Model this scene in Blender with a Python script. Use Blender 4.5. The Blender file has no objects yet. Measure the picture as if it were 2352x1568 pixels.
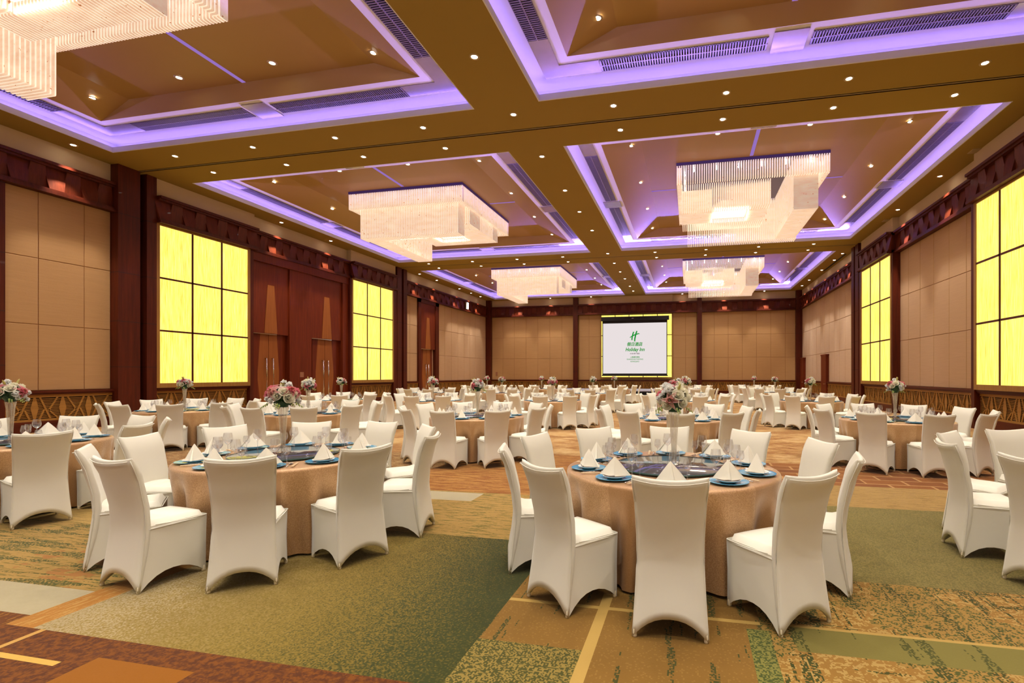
import bpy, bmesh, math, random
from mathutils import Vector, Matrix

C = bpy.context.scene.collection
PI = math.pi
S = bpy.context.scene

# ------------------------------------------------------------------ camera
CAM_H, YAW = 1.565, 0.2115
F_PX, CX_PX, CY_PX = 1138.45, 1340.3, 860.1
cd = bpy.data.cameras.new('camera')
cd.sensor_width = 36.0
cd.lens = 36.0 * F_PX / 2352.0
cd.shift_x = (1176.0 - CX_PX) / 2352.0
cd.shift_y = (CY_PX - 784.0) / 2352.0
cd.clip_start, cd.clip_end = 0.05, 200
cam = bpy.data.objects.new('camera', cd)
cam.location = (0, 0, CAM_H)
cam.rotation_euler = (PI / 2, 0, YAW)
C.objects.link(cam)
S.camera = cam

# ------------------------------------------------------------------ world, exposure
w = bpy.data.worlds.new('world')
S.world = w
w.use_nodes = True
w.node_tree.nodes['Background'].inputs[0].default_value = (1, 0.85, 0.65, 1)
w.node_tree.nodes['Background'].inputs[1].default_value = 0.0
S.view_settings.view_transform = 'Standard'
S.view_settings.look = 'None'
S.view_settings.gamma = 1
S.view_settings.use_curve_mapping = False
S.view_settings.exposure = 0.0
S.cycles.use_denoising = True
S.cycles.max_bounces = 7
S.cycles.diffuse_bounces = 2
S.cycles.glossy_bounces = 3
S.cycles.transmission_bounces = 4
S.cycles.transparent_max_bounces = 24
S.cycles.caustics_reflective = False
S.cycles.caustics_refractive = False
S.cycles.sample_clamp_indirect = 4.0
S.cycles.use_light_tree = True

NEAR_FILL_W = 540.0            # one added fill lamp over the unseen near wall
SPOT_W = 430.0            # one downlight
CHAND_W = 120.0           # one chandelier
COVE_W = 58.0             # flat violet beam of one cove side
LED_E = 17.0               # purple cove strip
PANEL_E = 1.35             # backlit wall panel

_cs, _sn = math.cos(YAW), math.sin(YAW)


def cw(x, d):             # metres right of / ahead of the lens -> room X, Y
    return (x * _cs - d * _sn, x * _sn + d * _cs)


# ------------------------------------------------------------------ tags
def tag(o, label=None, cat=None, group=None, kind=None):
    if label: o['label'] = label
    if cat: o['category'] = cat
    if group: o['group'] = group
    if kind: o['kind'] = kind
    return o


def empty(name, loc=(0, 0, 0), rz=0.0):
    o = bpy.data.objects.new(name, None)
    o.empty_display_size = 0.1
    o.location = loc
    o.rotation_euler = (0, 0, rz)
    C.objects.link(o)
    return o


def link(name, me, parent=None, loc=(0, 0, 0), rz=0.0):
    o = bpy.data.objects.new(name, me)
    C.objects.link(o)
    o.parent = parent
    o.location = loc
    o.rotation_euler = (0, 0, rz)
    return o


def dup(root, loc, rz, label=None, group=None, parent=None):
    r = root.copy(); C.objects.link(r)
    r.parent = parent
    r.location = loc; r.rotation_euler = (0, 0, rz)
    if label: r['label'] = label
    if group: r['group'] = group
    for ch in root.children:
        c = ch.copy(); C.objects.link(c); c.parent = r
        for g in ch.children:
            d = g.copy(); C.objects.link(d); d.parent = c
    return r


# ------------------------------------------------------------------ mesh builder
class MB:
    def __init__(self):
        self.v, self.f, self.m = [], [], []

    def add(self, vs, fs, mi=0, T=None):
        b = len(self.v)
        for p in vs:
            p = Vector(p)
            self.v.append(T @ p if T else p)
        for f in fs:
            self.f.append([b + i for i in f]); self.m.append(mi)

    def box(self, x0, x1, y0, y1, z0, z1, mi=0, T=None):
        vs = [(x0, y0, z0), (x1, y0, z0), (x1, y1, z0), (x0, y1, z0), (x0, y0, z1), (x1, y0, z1), (x1, y1, z1), (x0, y1, z1)]
        self.add(vs, [(0, 3, 2, 1), (4, 5, 6, 7), (0, 1, 5, 4), (1, 2, 6, 5), (2, 3, 7, 6), (3, 0, 4, 7)], mi, T)

    def quad(self, a, b, c, d, mi=0, T=None):
        self.add([a, b, c, d], [(0, 1, 2, 3)], mi, T)

    def lathe(self, prof, n=24, mi=0, T=None, cap0=False, cap1=False):
        vs, fs = [], []
        k = len(prof)
        for r, z in prof:
            for i in range(n):
                a = 2 * PI * i / n
                vs.append((r * math.cos(a), r * math.sin(a), z))
        for j in range(k - 1):
            for i in range(n):
                i2 = (i + 1) % n
                fs.append((j * n + i, j * n + i2, (j + 1) * n + i2, (j + 1) * n + i))
        if cap0: fs.append(tuple(reversed(range(n))))
        if cap1: fs.append(tuple((k - 1) * n + i for i in range(n)))
        self.add(vs, fs, mi, T)

    def tube(self, pts, r, n=6, mi=0, T=None, closed=False):
        pts = [Vector(p) for p in pts]
        vs, fs = [], []
        m = len(pts)
        for i, p in enumerate(pts):
            a = pts[(i - 1) % m] if (closed or i > 0) else p
            b = pts[(i + 1) % m] if (closed or i < m - 1) else p
            t = (b - a).normalized()
            u = t.cross(Vector((0, 0, 1)))
            if u.length < 1e-3: u = t.cross(Vector((1, 0, 0)))
            u.normalize(); v = t.cross(u)
            rr = r[i] if isinstance(r, (list, tuple)) else r
            for k in range(n):
                an = 2 * PI * k / n
                vs.append(p + u * (rr * math.cos(an)) + v * (rr * math.sin(an)))
        for i in range(m if closed else m - 1):
            j = (i + 1) % m
            for k in range(n):
                k2 = (k + 1) % n
                fs.append((i * n + k, i * n + k2, j * n + k2, j * n + k))
        if not closed:
            fs.append(tuple(reversed(range(n)))); fs.append(tuple((m - 1) * n + k for k in range(n)))
        self.add(vs, fs, mi, T)

    def grid(self, fn, nu, nv, mi=0, T=None):
        vs = [fn(i / nu, j / nv) for j in range(nv + 1) for i in range(nu + 1)]
        fs = [(j * (nu + 1) + i, j * (nu + 1) + i + 1, (j + 1) * (nu + 1) + i + 1, (j + 1) * (nu + 1) + i) for j in range(nv) for i in range(nu)]
        self.add(vs, fs, mi, T)

    def mesh(self, name, mats, smooth=False, bevel=None, recalc=True):
        me = bpy.data.meshes.new(name)
        me.from_pydata([tuple(p) for p in self.v], [], self.f)
        if not isinstance(mats, (list, tuple)): mats = [mats]
        for m in mats: me.materials.append(m)
        for p, mi in zip(me.polygons, self.m):
            p.material_index = mi
            p.use_smooth = smooth
        if recalc:
            bm = bmesh.new(); bm.from_mesh(me)
            bmesh.ops.recalc_face_normals(bm, faces=bm.faces)
            bm.to_mesh(me); bm.free()
        me.update()
        return me

    def obj(self, name, mats, parent=None, loc=(0, 0, 0), rz=0.0, smooth=False, recalc=True):
        return link(name, self.mesh(name, mats, smooth, recalc=recalc), parent, loc, rz)


def smooth_angle(me, deg=40):
    try:
        me.set_sharp_from_angle(angle=math.radians(deg))
    except Exception:
        pass


# ------------------------------------------------------------------ materials
def new_mat(name):
    m = bpy.data.materials.new(name)
    m.use_nodes = True
    nt = m.node_tree
    return m, nt, nt.nodes['Principled BSDF']


def setp(b, **k):
    names = {'color': 'Base Color', 'rough': 'Roughness', 'metal': 'Metallic', 'spec': 'Specular IOR Level', 'sheen': 'Sheen Weight', 'sub': 'Subsurface Weight', 'emit': 'Emission Strength', 'ecol': 'Emission Color', 'alpha': 'Alpha', 'coat': 'Coat Weight', 'trans': 'Transmission Weight', 'ior': 'IOR', 'srough': 'Sheen Roughness'}
    for a, v in k.items():
        if isinstance(v, tuple) and len(v) == 3: v = (*v, 1)
        b.inputs[names[a]].default_value = v


def N(nt, typ, **k):
    n = nt.nodes.new(typ)
    for a, v in k.items(): setattr(n, a, v)
    return n


def math_n(nt, op, a, b=None, c=None):
    n = nt.nodes.new('ShaderNodeMath'); n.operation = op
    for i, x in enumerate((a, b, c)):
        if x is None: continue
        if isinstance(x, (int, float)): n.inputs[i].default_value = x
        else: nt.links.new(x, n.inputs[i])
    return n.outputs[0]


def mixc(nt, fac, a, b):
    n = nt.nodes.new('ShaderNodeMix'); n.data_type = 'RGBA'
    for i, x in ((0, fac), (6, a), (7, b)):
        if isinstance(x, (int, float)): n.inputs[i].default_value = x
        elif isinstance(x, tuple): n.inputs[i].default_value = (*x[:3], 1)
        else: nt.links.new(x, n.inputs[i])
    return n.outputs[2]


def noise(nt, scale, detail=3, rough=0.5, vec=None, mapscale=None):
    n = nt.nodes.new('ShaderNodeTexNoise')
    n.inputs['Scale'].default_value = scale
    n.inputs['Detail'].default_value = detail
    n.inputs['Roughness'].default_value = rough
    if vec is not None:
        if mapscale:
            mp = nt.nodes.new('ShaderNodeMapping'); mp.inputs['Scale'].default_value = mapscale
            nt.links.new(vec, mp.inputs['Vector']); vec = mp.outputs[0]
        nt.links.new(vec, n.inputs['Vector'])
    return n.outputs[0]


def ramp(nt, fac, stops):
    n = nt.nodes.new('ShaderNodeValToRGB')
    el = n.color_ramp.elements
    while len(el) < len(stops): el.new(0.5)
    for e, (p, c) in zip(el, stops):
        e.position = p
        e.color = (*c, 1) if len(c) == 3 else c
    nt.links.new(fac, n.inputs[0])
    return n.outputs[0]


def coords(nt, which='Object'):
    return nt.nodes.new('ShaderNodeTexCoord').outputs[which]


def bump(nt, h, strength, dist, b):
    n = nt.nodes.new('ShaderNodeBump')
    n.inputs['Strength'].default_value = strength
    n.inputs['Distance'].default_value = dist
    nt.links.new(h, n.inputs['Height'])
    nt.links.new(n.outputs[0], b.inputs['Normal'])


def simple(name, color, rough=0.5, metal=0.0, var=0.12, scale=8.0, spec=0.5, **k):
    m, nt, b = new_mat(name)
    setp(b, rough=rough, metal=metal, spec=spec, **k)
    f = noise(nt, scale, 4, 0.6, coords(nt))
    lo = tuple(c * (1 - var) for c in color); hi = tuple(min(1, c * (1 + var)) for c in color)
    nt.links.new(mixc(nt, f, lo, hi), b.inputs['Base Color'])
    return m


def fabric(name, color, rough=0.85, weave=900.0, bstr=0.15, sheen=0.3, var=0.06):
    m, nt, b = new_mat(name)
    setp(b, rough=rough, spec=0.25, sheen=sheen, srough=0.4)
    co = coords(nt)
    f = noise(nt, 3.0, 3, 0.5, co)
    g = noise(nt, weave, 1, 0.5, co)
    lo = tuple(c * (1 - var) for c in color)
    c1 = mixc(nt, f, lo, color)
    nt.links.new(c1, b.inputs['Base Color'])
    bump(nt, g, bstr, 0.002, b)
    return m


def wood(name, dark, light, rough=0.45, axis='Z', coat=0.03):
    m, nt, b = new_mat(name)
    setp(b, rough=rough, coat=coat, spec=0.2)
    sc = {'Z': (9, 9, 0.5), 'Y': (9, 0.5, 9), 'X': (0.5, 9, 9)}[axis]
    f = noise(nt, 1.6, 6, 0.6, coords(nt), sc)
    f2 = noise(nt, 0.35, 2, 0.5, coords(nt))
    c = ramp(nt, f, [(0.3, dark), (0.7, light)])
    c = mixc(nt, math_n(nt, 'MULTIPLY', f2, 0.35), c, dark)
    nt.links.new(c, b.inputs['Base Color'])
    return m


def emission(name, color, strength, sample=True):
    m = bpy.data.materials.new(name); m.use_nodes = True
    nt = m.node_tree
    nt.nodes.clear()
    e = N(nt, 'ShaderNodeEmission'); o = N(nt, 'ShaderNodeOutputMaterial')
    e.inputs[0].default_value = (*color, 1); e.inputs[1].default_value = strength
    nt.links.new(e.outputs[0], o.inputs[0])
    if not sample:
        try: m.cycles.emission_sampling = 'NONE'
        except Exception: pass
    return m


M = {}
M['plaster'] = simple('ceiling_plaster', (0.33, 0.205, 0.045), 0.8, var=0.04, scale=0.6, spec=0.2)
M['bounce_wall'] = simple('bounce_cream', (0.78, 0.75, 0.68), 0.8, var=0.03, scale=0.6, spec=0.2)  # pale reflector colour for the unseen near wall
M['cove_white'] = simple('cove_paint', (0.80, 0.76, 0.78), 0.75, var=0.03, scale=0.8, spec=0.2)
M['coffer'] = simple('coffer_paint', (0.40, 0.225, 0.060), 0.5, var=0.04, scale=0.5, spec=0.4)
M['bulkhead'] = simple('bulkhead_paint', (0.60, 0.43, 0.25), 0.8, var=0.05, scale=0.7, spec=0.2)
M['wood'] = wood('dark_mahogany', (0.050, 0.0065, 0.002), (0.110, 0.016, 0.004))
M['wood_h'] = wood('dark_mahogany_moulding', (0.055, 0.007, 0.002), (0.115, 0.018, 0.005), axis='Y')
M['wood_door'] = wood('red_mahogany_door', (0.10, 0.013, 0.003), (0.175, 0.027, 0.005))
M['wood_inlay'] = wood('light_cherry_inlay', (0.25, 0.075, 0.016), (0.33, 0.105, 0.024))
M['wood_tile'] = wood('frieze_tile_wood', (0.075, 0.012, 0.004), (0.155, 0.028, 0.009))
M['lattice'] = wood('lattice_oak', (0.30, 0.14, 0.030), (0.42, 0.20, 0.045), axis='Y', rough=0.45)
M['frame_bronze'] = wood('bronze_oak_frame', (0.27, 0.13, 0.030), (0.37, 0.185, 0.048), rough=0.4)
M['black'] = simple('black_recess', (0.006, 0.004, 0.004), 0.8)
M['black_cloth'] = fabric('black_stage_skirt', (0.006, 0.006, 0.010), 0.9)
M['stage_top'] = simple('grey_stage_carpet', (0.26, 0.25, 0.30), 0.95, scale=60)
M['chrome'] = simple('polished_steel', (0.75, 0.74, 0.72), 0.12, metal=1.0, var=0.03)
M['white_trim'] = simple('white_enamel', (0.8, 0.75, 0.66), 0.35, var=0.03)
M['tan_trim'] = simple('tan_enamel', (0.45, 0.32, 0.16), 0.5, var=0.04)
M['grille_metal'] = simple('grille_enamel', (0.22, 0.17, 0.22), 0.35, var=0.05, metal=0.3)
M['plate_steel'] = simple('brushed_cover_plate', (0.42, 0.36, 0.42), 0.25, metal=0.7, var=0.15, scale=2.5)
M['switch'] = simple('bronze_switch_plate', (0.30, 0.12, 0.06), 0.4)
M['lamp'] = emission('downlight_lamp', (1.0, 0.94, 0.84), 45.0, False)
M['led'] = emission('purple_led', (0.31, 0.21, 1.0), LED_E)
M['slot'] = emission('purple_slot_lamp', (0.55, 0.30, 0.95), 0.55, False)
M['diffuser'] = emission('chandelier_diffuser', (1.0, 0.90, 0.66), 1.6, False)
M['bulb'] = emission('halogen_bulb', (1.0, 0.95, 0.86), 12.0, False)
M['canopy'] = simple('dark_canopy', (0.05, 0.03, 0.08), 0.4)


def wall_fabric():
    m, nt, b = new_mat('tan_wall_fabric')
    setp(b, rough=0.8, spec=0.3, sheen=0.2)
    co = coords(nt)
    f = noise(nt, 1.0, 2, 0.5, co, (1.2, 1.2, 26))
    f2 = noise(nt, 2.2, 3, 0.6, co, (3, 3, 70))
    c = mixc(nt, f, (0.40, 0.215, 0.080), (0.49, 0.275, 0.112))
    c = mixc(nt, math_n(nt, 'MULTIPLY', f2, 0.35), c, (0.33, 0.17, 0.062))
    nt.links.new(c, b.inputs['Base Color'])
    bump(nt, f2, 0.25, 0.01, b)
    return m


M['wall_fabric'] = wall_fabric()


def onyx_panel():
    m = bpy.data.materials.new('backlit_yellow_panel'); m.use_nodes = True
    nt = m.node_tree; b = nt.nodes['Principled BSDF']
    co = coords(nt)
    f = noise(nt, 1.0, 5, 0.65, co, (48, 48, 1.6))
    f2 = noise(nt, 0.5, 2, 0.5, co)
    c = ramp(nt, f, [(0.30, (0.72, 0.47, 0.03)), (0.46, (0.94, 0.75, 0.12)), (0.62, (1.0, 0.87, 0.25)), (0.8, (1.0, 0.94, 0.46))])
    c = mixc(nt, math_n(nt, 'MULTIPLY', f2, 0.25), c, (0.9, 0.62, 0.06))
    setp(b, rough=0.3, color=(0.05, 0.04, 0.01))
    nt.links.new(c, b.inputs['Emission Color'])
    b.inputs['Emission Strength'].default_value = PANEL_E
    return m


M['onyx'] = onyx_panel()


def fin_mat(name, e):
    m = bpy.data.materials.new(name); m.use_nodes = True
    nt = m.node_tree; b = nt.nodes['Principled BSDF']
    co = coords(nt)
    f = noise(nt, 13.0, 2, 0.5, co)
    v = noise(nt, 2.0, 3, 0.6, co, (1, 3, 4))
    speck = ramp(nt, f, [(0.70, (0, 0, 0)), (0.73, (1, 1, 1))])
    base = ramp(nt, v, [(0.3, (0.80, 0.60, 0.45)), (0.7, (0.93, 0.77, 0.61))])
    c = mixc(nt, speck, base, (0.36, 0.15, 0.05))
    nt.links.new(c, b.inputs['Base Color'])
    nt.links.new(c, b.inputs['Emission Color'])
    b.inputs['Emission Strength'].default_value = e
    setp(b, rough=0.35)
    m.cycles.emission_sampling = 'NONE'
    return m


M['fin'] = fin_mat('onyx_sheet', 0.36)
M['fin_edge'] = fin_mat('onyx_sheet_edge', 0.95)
M['chair'] = fabric('cream_spandex', (0.82, 0.78, 0.66), 0.6, 700, 0.10, 0.25, 0.05)
M['chair_pocket'] = fabric('cream_spandex_pocket', (0.74, 0.64, 0.44), 0.7, 700, 0.1, 0.2)
M['napkin'] = fabric('ivory_napkin', (0.90, 0.84, 0.70), 0.8, 900, 0.15, 0.2, 0.04)


def cloth_mat():
    m, nt, b = new_mat('copper_satin')
    setp(b, rough=0.38, spec=0.6, sheen=0.2, metal=0.25)
    co = coords(nt)
    f = noise(nt, 160, 3, 0.7, co)
    g = noise(nt, 1.6, 2, 0.5, co)
    c = mixc(nt, ramp(nt, f, [(0.4, (0, 0, 0)), (0.62, (1, 1, 1))]), (0.37, 0.19, 0.062), (0.60, 0.365, 0.175))
    # broad woven bands: the satin changes direction from one cloth panel to the next
    sep = N(nt, 'ShaderNodeSeparateXYZ'); nt.links.new(co, sep.inputs[0])
    ang = math_n(nt, 'ARCTAN2', sep.outputs[1], sep.outputs[0])
    band = math_n(nt, 'SINE', math_n(nt, 'MULTIPLY', ang, 5.0))
    bm = ramp(nt, band, [(0.50, (0, 0, 0)), (0.53, (1, 1, 1))])
    c = mixc(nt, math_n(nt, 'MULTIPLY', bm, 0.65), c, (0.33, 0.16, 0.045))
    c = mixc(nt, math_n(nt, 'MULTIPLY', g, 0.2), c, (0.72, 0.42, 0.25))
    nt.links.new(c, b.inputs['Base Color'])
    bump(nt, f, 0.25, 0.003, b)
    return m


M['cloth'] = cloth_mat()


def thin_glass(name, tint=(1, 1, 1), base=0.04, edge=0.75, glossc=(1, 1, 1)):
    m = bpy.data.materials.new(name); m.use_nodes = True
    nt = m.node_tree; nt.nodes.clear()
    o = N(nt, 'ShaderNodeOutputMaterial')
    t = N(nt, 'ShaderNodeBsdfTransparent'); t.inputs[0].default_value = (*tint, 1)
    g = N(nt, 'ShaderNodeBsdfGlossy'); g.inputs['Roughness'].default_value = 0.07
    g.inputs[0].default_value = (*glossc, 1)
    lw = N(nt, 'ShaderNodeLayerWeight'); lw.inputs['Blend'].default_value = 0.5
    f = math_n(nt, 'ADD', math_n(nt, 'MULTIPLY', math_n(nt, 'POWER', lw.outputs['Facing'], 3.0), edge), base)
    mx = N(nt, 'ShaderNodeMixShader')
    nt.links.new(f, mx.inputs[0]); nt.links.new(t.outputs[0], mx.inputs[1]); nt.links.new(g.outputs[0], mx.inputs[2])
    nt.links.new(mx.outputs[0], o.inputs[0])
    return m


M['glass'] = thin_glass('clear_crystal', (0.93, 0.93, 0.95), 0.15, 0.85)
M['vase_glass'] = thin_glass('vase_crystal', (0.80, 0.79, 0.77), 0.30, 0.7, (1, 0.97, 0.9))
M['susan_glass'] = simple('smoked_turntable_glass', (0.055, 0.065, 0.075), 0.06, var=0.1, spec=0.8)
M['susan_edge'] = simple('green_glass_edge', (0.02, 0.07, 0.06), 0.1)
M['charger'] = simple('blue_glass_charger', (0.055, 0.28, 0.46), 0.15, var=0.2, scale=40, spec=0.8)
M['porcelain'] = simple('white_porcelain', (0.80, 0.77, 0.72), 0.2, var=0.02)
M['chopstick'] = simple('pale_bamboo', (0.74, 0.56, 0.34), 0.5)
M['silver'] = simple('cutlery_steel', (0.70, 0.68, 0.66), 0.15, metal=1.0, var=0.05)
M['rose'] = simple('cream_rose_petal', (0.93, 0.89, 0.70), 0.55, var=0.05, scale=20, sub=0.0)
M['white_petal'] = simple('white_petal', (0.94, 0.93, 0.89), 0.55, var=0.04, scale=20)
M['bud'] = simple('green_bud', (0.42, 0.50, 0.14), 0.6, var=0.2, scale=30)
M['leaf'] = simple('dark_green_leaf', (0.018, 0.065, 0.014), 0.4, var=0.35, scale=20)
M['stem'] = simple('green_stem', (0.06, 0.16, 0.03), 0.5, var=0.2)
M['stamen'] = simple('rust_stamen', (0.35, 0.12, 0.02), 0.7)


def lily_mat(name, inner, outer):
    m, nt, b = new_mat(name)
    setp(b, rough=0.5)
    at = N(nt, 'ShaderNodeAttribute'); at.attribute_name = 'along'
    c = ramp(nt, at.outputs['Fac'], [(0.0, (0.62, 0.55, 0.20)), (0.12, inner), (0.6, inner), (1.0, outer)])
    nt.links.new(c, b.inputs['Base Color'])
    return m


M['lily'] = lily_mat('pink_lily_petal', (0.80, 0.24, 0.29), (0.92, 0.72, 0.70))
M['lily_pale'] = lily_mat('pale_lily_petal', (0.80, 0.42, 0.38), (0.88, 0.76, 0.68))
M['screen'] = emission('projected_image', (0.88, 0.80, 0.80), 0.93, False)
M['logo_green'] = emission('projected_green', (0.01, 0.33, 0.035), 0.9, False)
M['logo_grey'] = emission('projected_grey', (0.25, 0.20, 0.22), 0.8, False)


for k_ in ('rose', 'white_petal', 'lily', 'lily_pale'):      # thin petals let light through
    nt_ = M[k_].node_tree; b_ = nt_.nodes['Principled BSDF']; o_ = nt_.nodes['Material Output']
    t_ = nt_.nodes.new('ShaderNodeBsdfTranslucent'); mx_ = nt_.nodes.new('ShaderNodeMixShader'); mx_.inputs[0].default_value = 0.42
    src = b_.inputs['Base Color'].links[0].from_socket
    nt_.links.new(src, t_.inputs[0]); nt_.links.new(b_.outputs[0], mx_.inputs[1]); nt_.links.new(t_.outputs[0], mx_.inputs[2]); nt_.links.new(mx_.outputs[0], o_.inputs[0])

# ------------------------------------------------------------------ carpet
def carpet():
    m, nt, b = new_mat('patterned_carpet')
    setp(b, rough=0.95, spec=0.1, sheen=0.15)
    co = coords(nt)
    L = nt.links
    sep = N(nt, 'ShaderNodeSeparateXYZ'); L.new(co, sep.inputs[0])
    X, Y = sep.outputs[0], sep.outputs[1]
    sn = N(nt, 'ShaderNodeVectorMath', operation='SNAP'); sn.inputs[1].default_value = (0.009, 0.009, 0.009)
    L.new(co, sn.inputs[0]); co0 = co; co = sn.outputs[0]
    wn = N(nt, 'ShaderNodeTexWhiteNoise'); L.new(co, wn.inputs['Vector']); tuft = wn.outputs['Value']
    fine0 = noise(nt, 75, 2, 0.75, co)
    fine = math_n(nt, 'ADD', math_n(nt, 'MULTIPLY', fine0, 0.6), math_n(nt, 'MULTIPLY', tuft, 0.4))
    ly_ = noise(nt, 1.0, 3, 0.65, co, (11, 0.9, 1))     # thin yarn lines along Y
    lx_ = noise(nt, 1.0, 3, 0.65, co, (1.1, 13, 1))     # and along X
    def lines(v, t): return math_n(nt, 'MULTIPLY', math_n(nt, 'GREATER_THAN', v, t), math_n(nt, 'GREATER_THAN', tuft, 0.38))
    mid = noise(nt, 26, 4, 0.75, co)
    big = noise(nt, 0.9, 3, 0.6, co)
    sx = noise(nt, 1.0, 4, 0.7, co, (40, 5, 1))      # streaks along Y
    sy = noise(nt, 1.0, 4, 0.7, co, (4, 34, 1))      # streaks along X
    sd = noise(nt, 1.0, 5, 0.75, co, (2.2, 15, 1))   # broad far streaks

    def step(v, t, soft=0.0):
        return math_n(nt, 'GREATER_THAN', v, t)

    def rect(x0, x1, y0, y1):
        a = math_n(nt, 'MULTIPLY', math_n(nt, 'GREATER_THAN', X, x0), math_n(nt, 'LESS_THAN', X, x1))
        c = math_n(nt, 'MULTIPLY', math_n(nt, 'GREATER_THAN', Y, y0), math_n(nt, 'LESS_THAN', Y, y1))
        return math_n(nt, 'MULTIPLY', a, c)

    speck = ramp(nt, fine, [(0.47, (0, 0, 0)), (0.53, (1, 1, 1))])
    stx = ramp(nt, sx, [(0.52, (0, 0, 0)), (0.56, (1, 1, 1))])
    sty = ramp(nt, sy, [(0.52, (0, 0, 0)), (0.56, (1, 1, 1))])
    std = ramp(nt, sd, [(0.46, (0, 0, 0)), (0.56, (1, 1, 1))])
    # far field: rust and gold streaks with light lines
    gold = (0.46, 0.275, 0.105); rust = (0.24, 0.085, 0.022); tan = (0.46, 0.26, 0.09)
    col = mixc(nt, std, rust, gold)
    col = mixc(nt, ramp(nt, big, [(0.45, (0, 0, 0)), (0.6, (1, 1, 1))]), col, mixc(nt, std, tan, (0.58, 0.40, 0.20)))

    def put(mask, c):
        nonlocal col
        col = mixc(nt, mask, col, c)

    # brown brick-lined band and tan band beyond the green blocks
    br = N(nt, 'ShaderNodeTexBrick'); L.new(co, br.inputs['Vector'])
    br.inputs['Scale'].default_value = 1.0; br.inputs['Brick Width'].default_value = 0.55; br.inputs['Row Height'].default_value = 0.3
    br.inputs['Mortar Size'].default_value = 0.018
    br.inputs['Color1'].default_value = (0.19, 0.062, 0.017, 1); br.inputs['Color2'].default_value = (0.27, 0.10, 0.025, 1); br.inputs['Mortar'].default_value = (0.45, 0.25, 0.10, 1)
    put(rect(-1.3, 8.6, 7.6, 9.3), br.outputs[0])
    put(rect(-17, -4.2, 6.2, 9.0), mixc(nt, sty, (0.22, 0.10, 0.03), (0.50, 0.34, 0.15)))
    put(rect(-4.2, -1.3, 6.15, 9.3), mixc(nt, std, (0.25, 0.09, 0.02), (0.42, 0.21, 0.06)))
    put(rect(-1.3, 8.6, 6.4, 7.6), mixc(nt, sty, (0.38, 0.235, 0.08), (0.28, 0.165, 0.05)))
    put(rect(-4.2, -1.2, 4.45, 6.15), mixc(nt, math_n(nt, 'MULTIPLY', sty, 0.8), (0.38, 0.235, 0.072), (0.15, 0.12, 0.024)))
    put(rect(-3.45, -2.65, 5.7, 6.1), (0.42, 0.36, 0.23))
    put(rect(-1.25, 1.2, 4.5, 6.5), mixc(nt, speck, (0.13, 0.12, 0.022), (0.36, 0.24, 0.07)))
    # left field: tan with green and orange streaks
    lf = mixc(nt, sty, (0.36, 0.22, 0.065), (0.20, 0.14, 0.032))
    lf = mixc(nt, lines(lx_, 0.53), lf, (0.07, 0.072, 0.013))
    lf = mixc(nt, math_n(nt, 'MULTIPLY', math_n(nt, 'GREATER_THAN', big, 0.52), math_n(nt, 'LESS_THAN', lx_, 0.47)), lf, (0.33, 0.15, 0.045))
    put(rect(-17, -3.97, 2.4, 6.2), lf)
    put(rect(-17, -4.3, 4.0, 5.2), mixc(nt, sty, (0.42, 0.27, 0.085), (0.29, 0.19, 0.055)))
    put(rect(-6.2, -4.2, 2.4, 2.76), mixc(nt, mid, (0.38, 0.32, 0.19), (0.45, 0.38, 0.235)))
    put(rect(-4.2, -3.97, -1.7, 4.2), mixc(nt, stx, (0.40, 0.18, 0.045), (0.46, 0.26, 0.08)))
    # olive gradient block: beige at its left edge to bottle green at its right
    t = math_n(nt, 'DIVIDE', math_n(nt, 'ADD', X, 3.97), 2.74)
    t = math_n(nt, 'ADD', t, math_n(nt, 'MULTIPLY', math_n(nt, 'SUBTRACT', fine, 0.5), 0.95))
    t = math_n(nt, 'ADD', t, math_n(nt, 'MULTIPLY', math_n(nt, 'SUBTRACT', Y, 2.5), 0.05))
    olive = ramp(nt, t, [(0.0, (0.40, 0.31, 0.165)), (0.15, (0.31, 0.22, 0.08)), (0.45, (0.235, 0.158, 0.034)), (0.68, (0.16, 0.112, 0.020)), (0.83, (0.075, 0.065, 0.011)), (0.95, (0.036, 0.042, 0.007))])
    put(rect(-3.97, -1.23, 2.28, 4.45), olive)
    # rust corner
    rc = mixc(nt, ramp(nt, mid, [(0.44, (0, 0, 0)), (0.56, (1, 1, 1))]), (0.085, 0.024, 0.006), (0.18, 0.058, 0.011))
    put(rect(-17, -1.23, -1.7, 2.28), rc)
    put(rect(-17, -4.2, 2.0, 2.4), mixc(nt, stx, (0.13, 0.04, 0.008), (0.26, 0.11, 0.022)))
    put(rect(-3.2, -2.55, 1.5, 2.12), (0.27, 0.098, 0.014))
    put(rect(-4.6, -3.35, 2.005, 2.045), (0.60, 0.38, 0.10))
    put(rect(-3.9, -3.86, 1.7, 2.28), (0.52, 0.30, 0.09))
    # right-hand patches
    gp = mixc(nt, math_n(nt, 'GREATER_THAN', fine0, 0.60), (0.225, 0.118, 0.027), (0.275, 0.152, 0.040))
    gp = mixc(nt, lines(ly_, 0.575), gp, (0.055, 0.055, 0.010))
    gp = mixc(nt, math_n(nt, 'MULTIPLY', lines(lx_, 0.66), 0.8), gp, (0.10, 0.085, 0.016))
    put(rect(-1.23, 0.43, -1.7, 4.5), gp)
    put(rect(-1.23, -0.6, 2.2, 2.75), mixc(nt, speck, (0.065, 0.062, 0.012), (0.27, 0.19, 0.05)))
    put(rect(-0.60, -0.53, -1.7, 3.5), (0.48, 0.31, 0.095))
    put(rect(-1.23, 0.6, 3.26, 3.30), (0.48, 0.31, 0.095))
    gs = mixc(nt, math_n(nt, 'GREATER_THAN', mid, 0.52), (0.31, 0.165, 0.042), (0.44, 0.285, 0.095))
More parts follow.
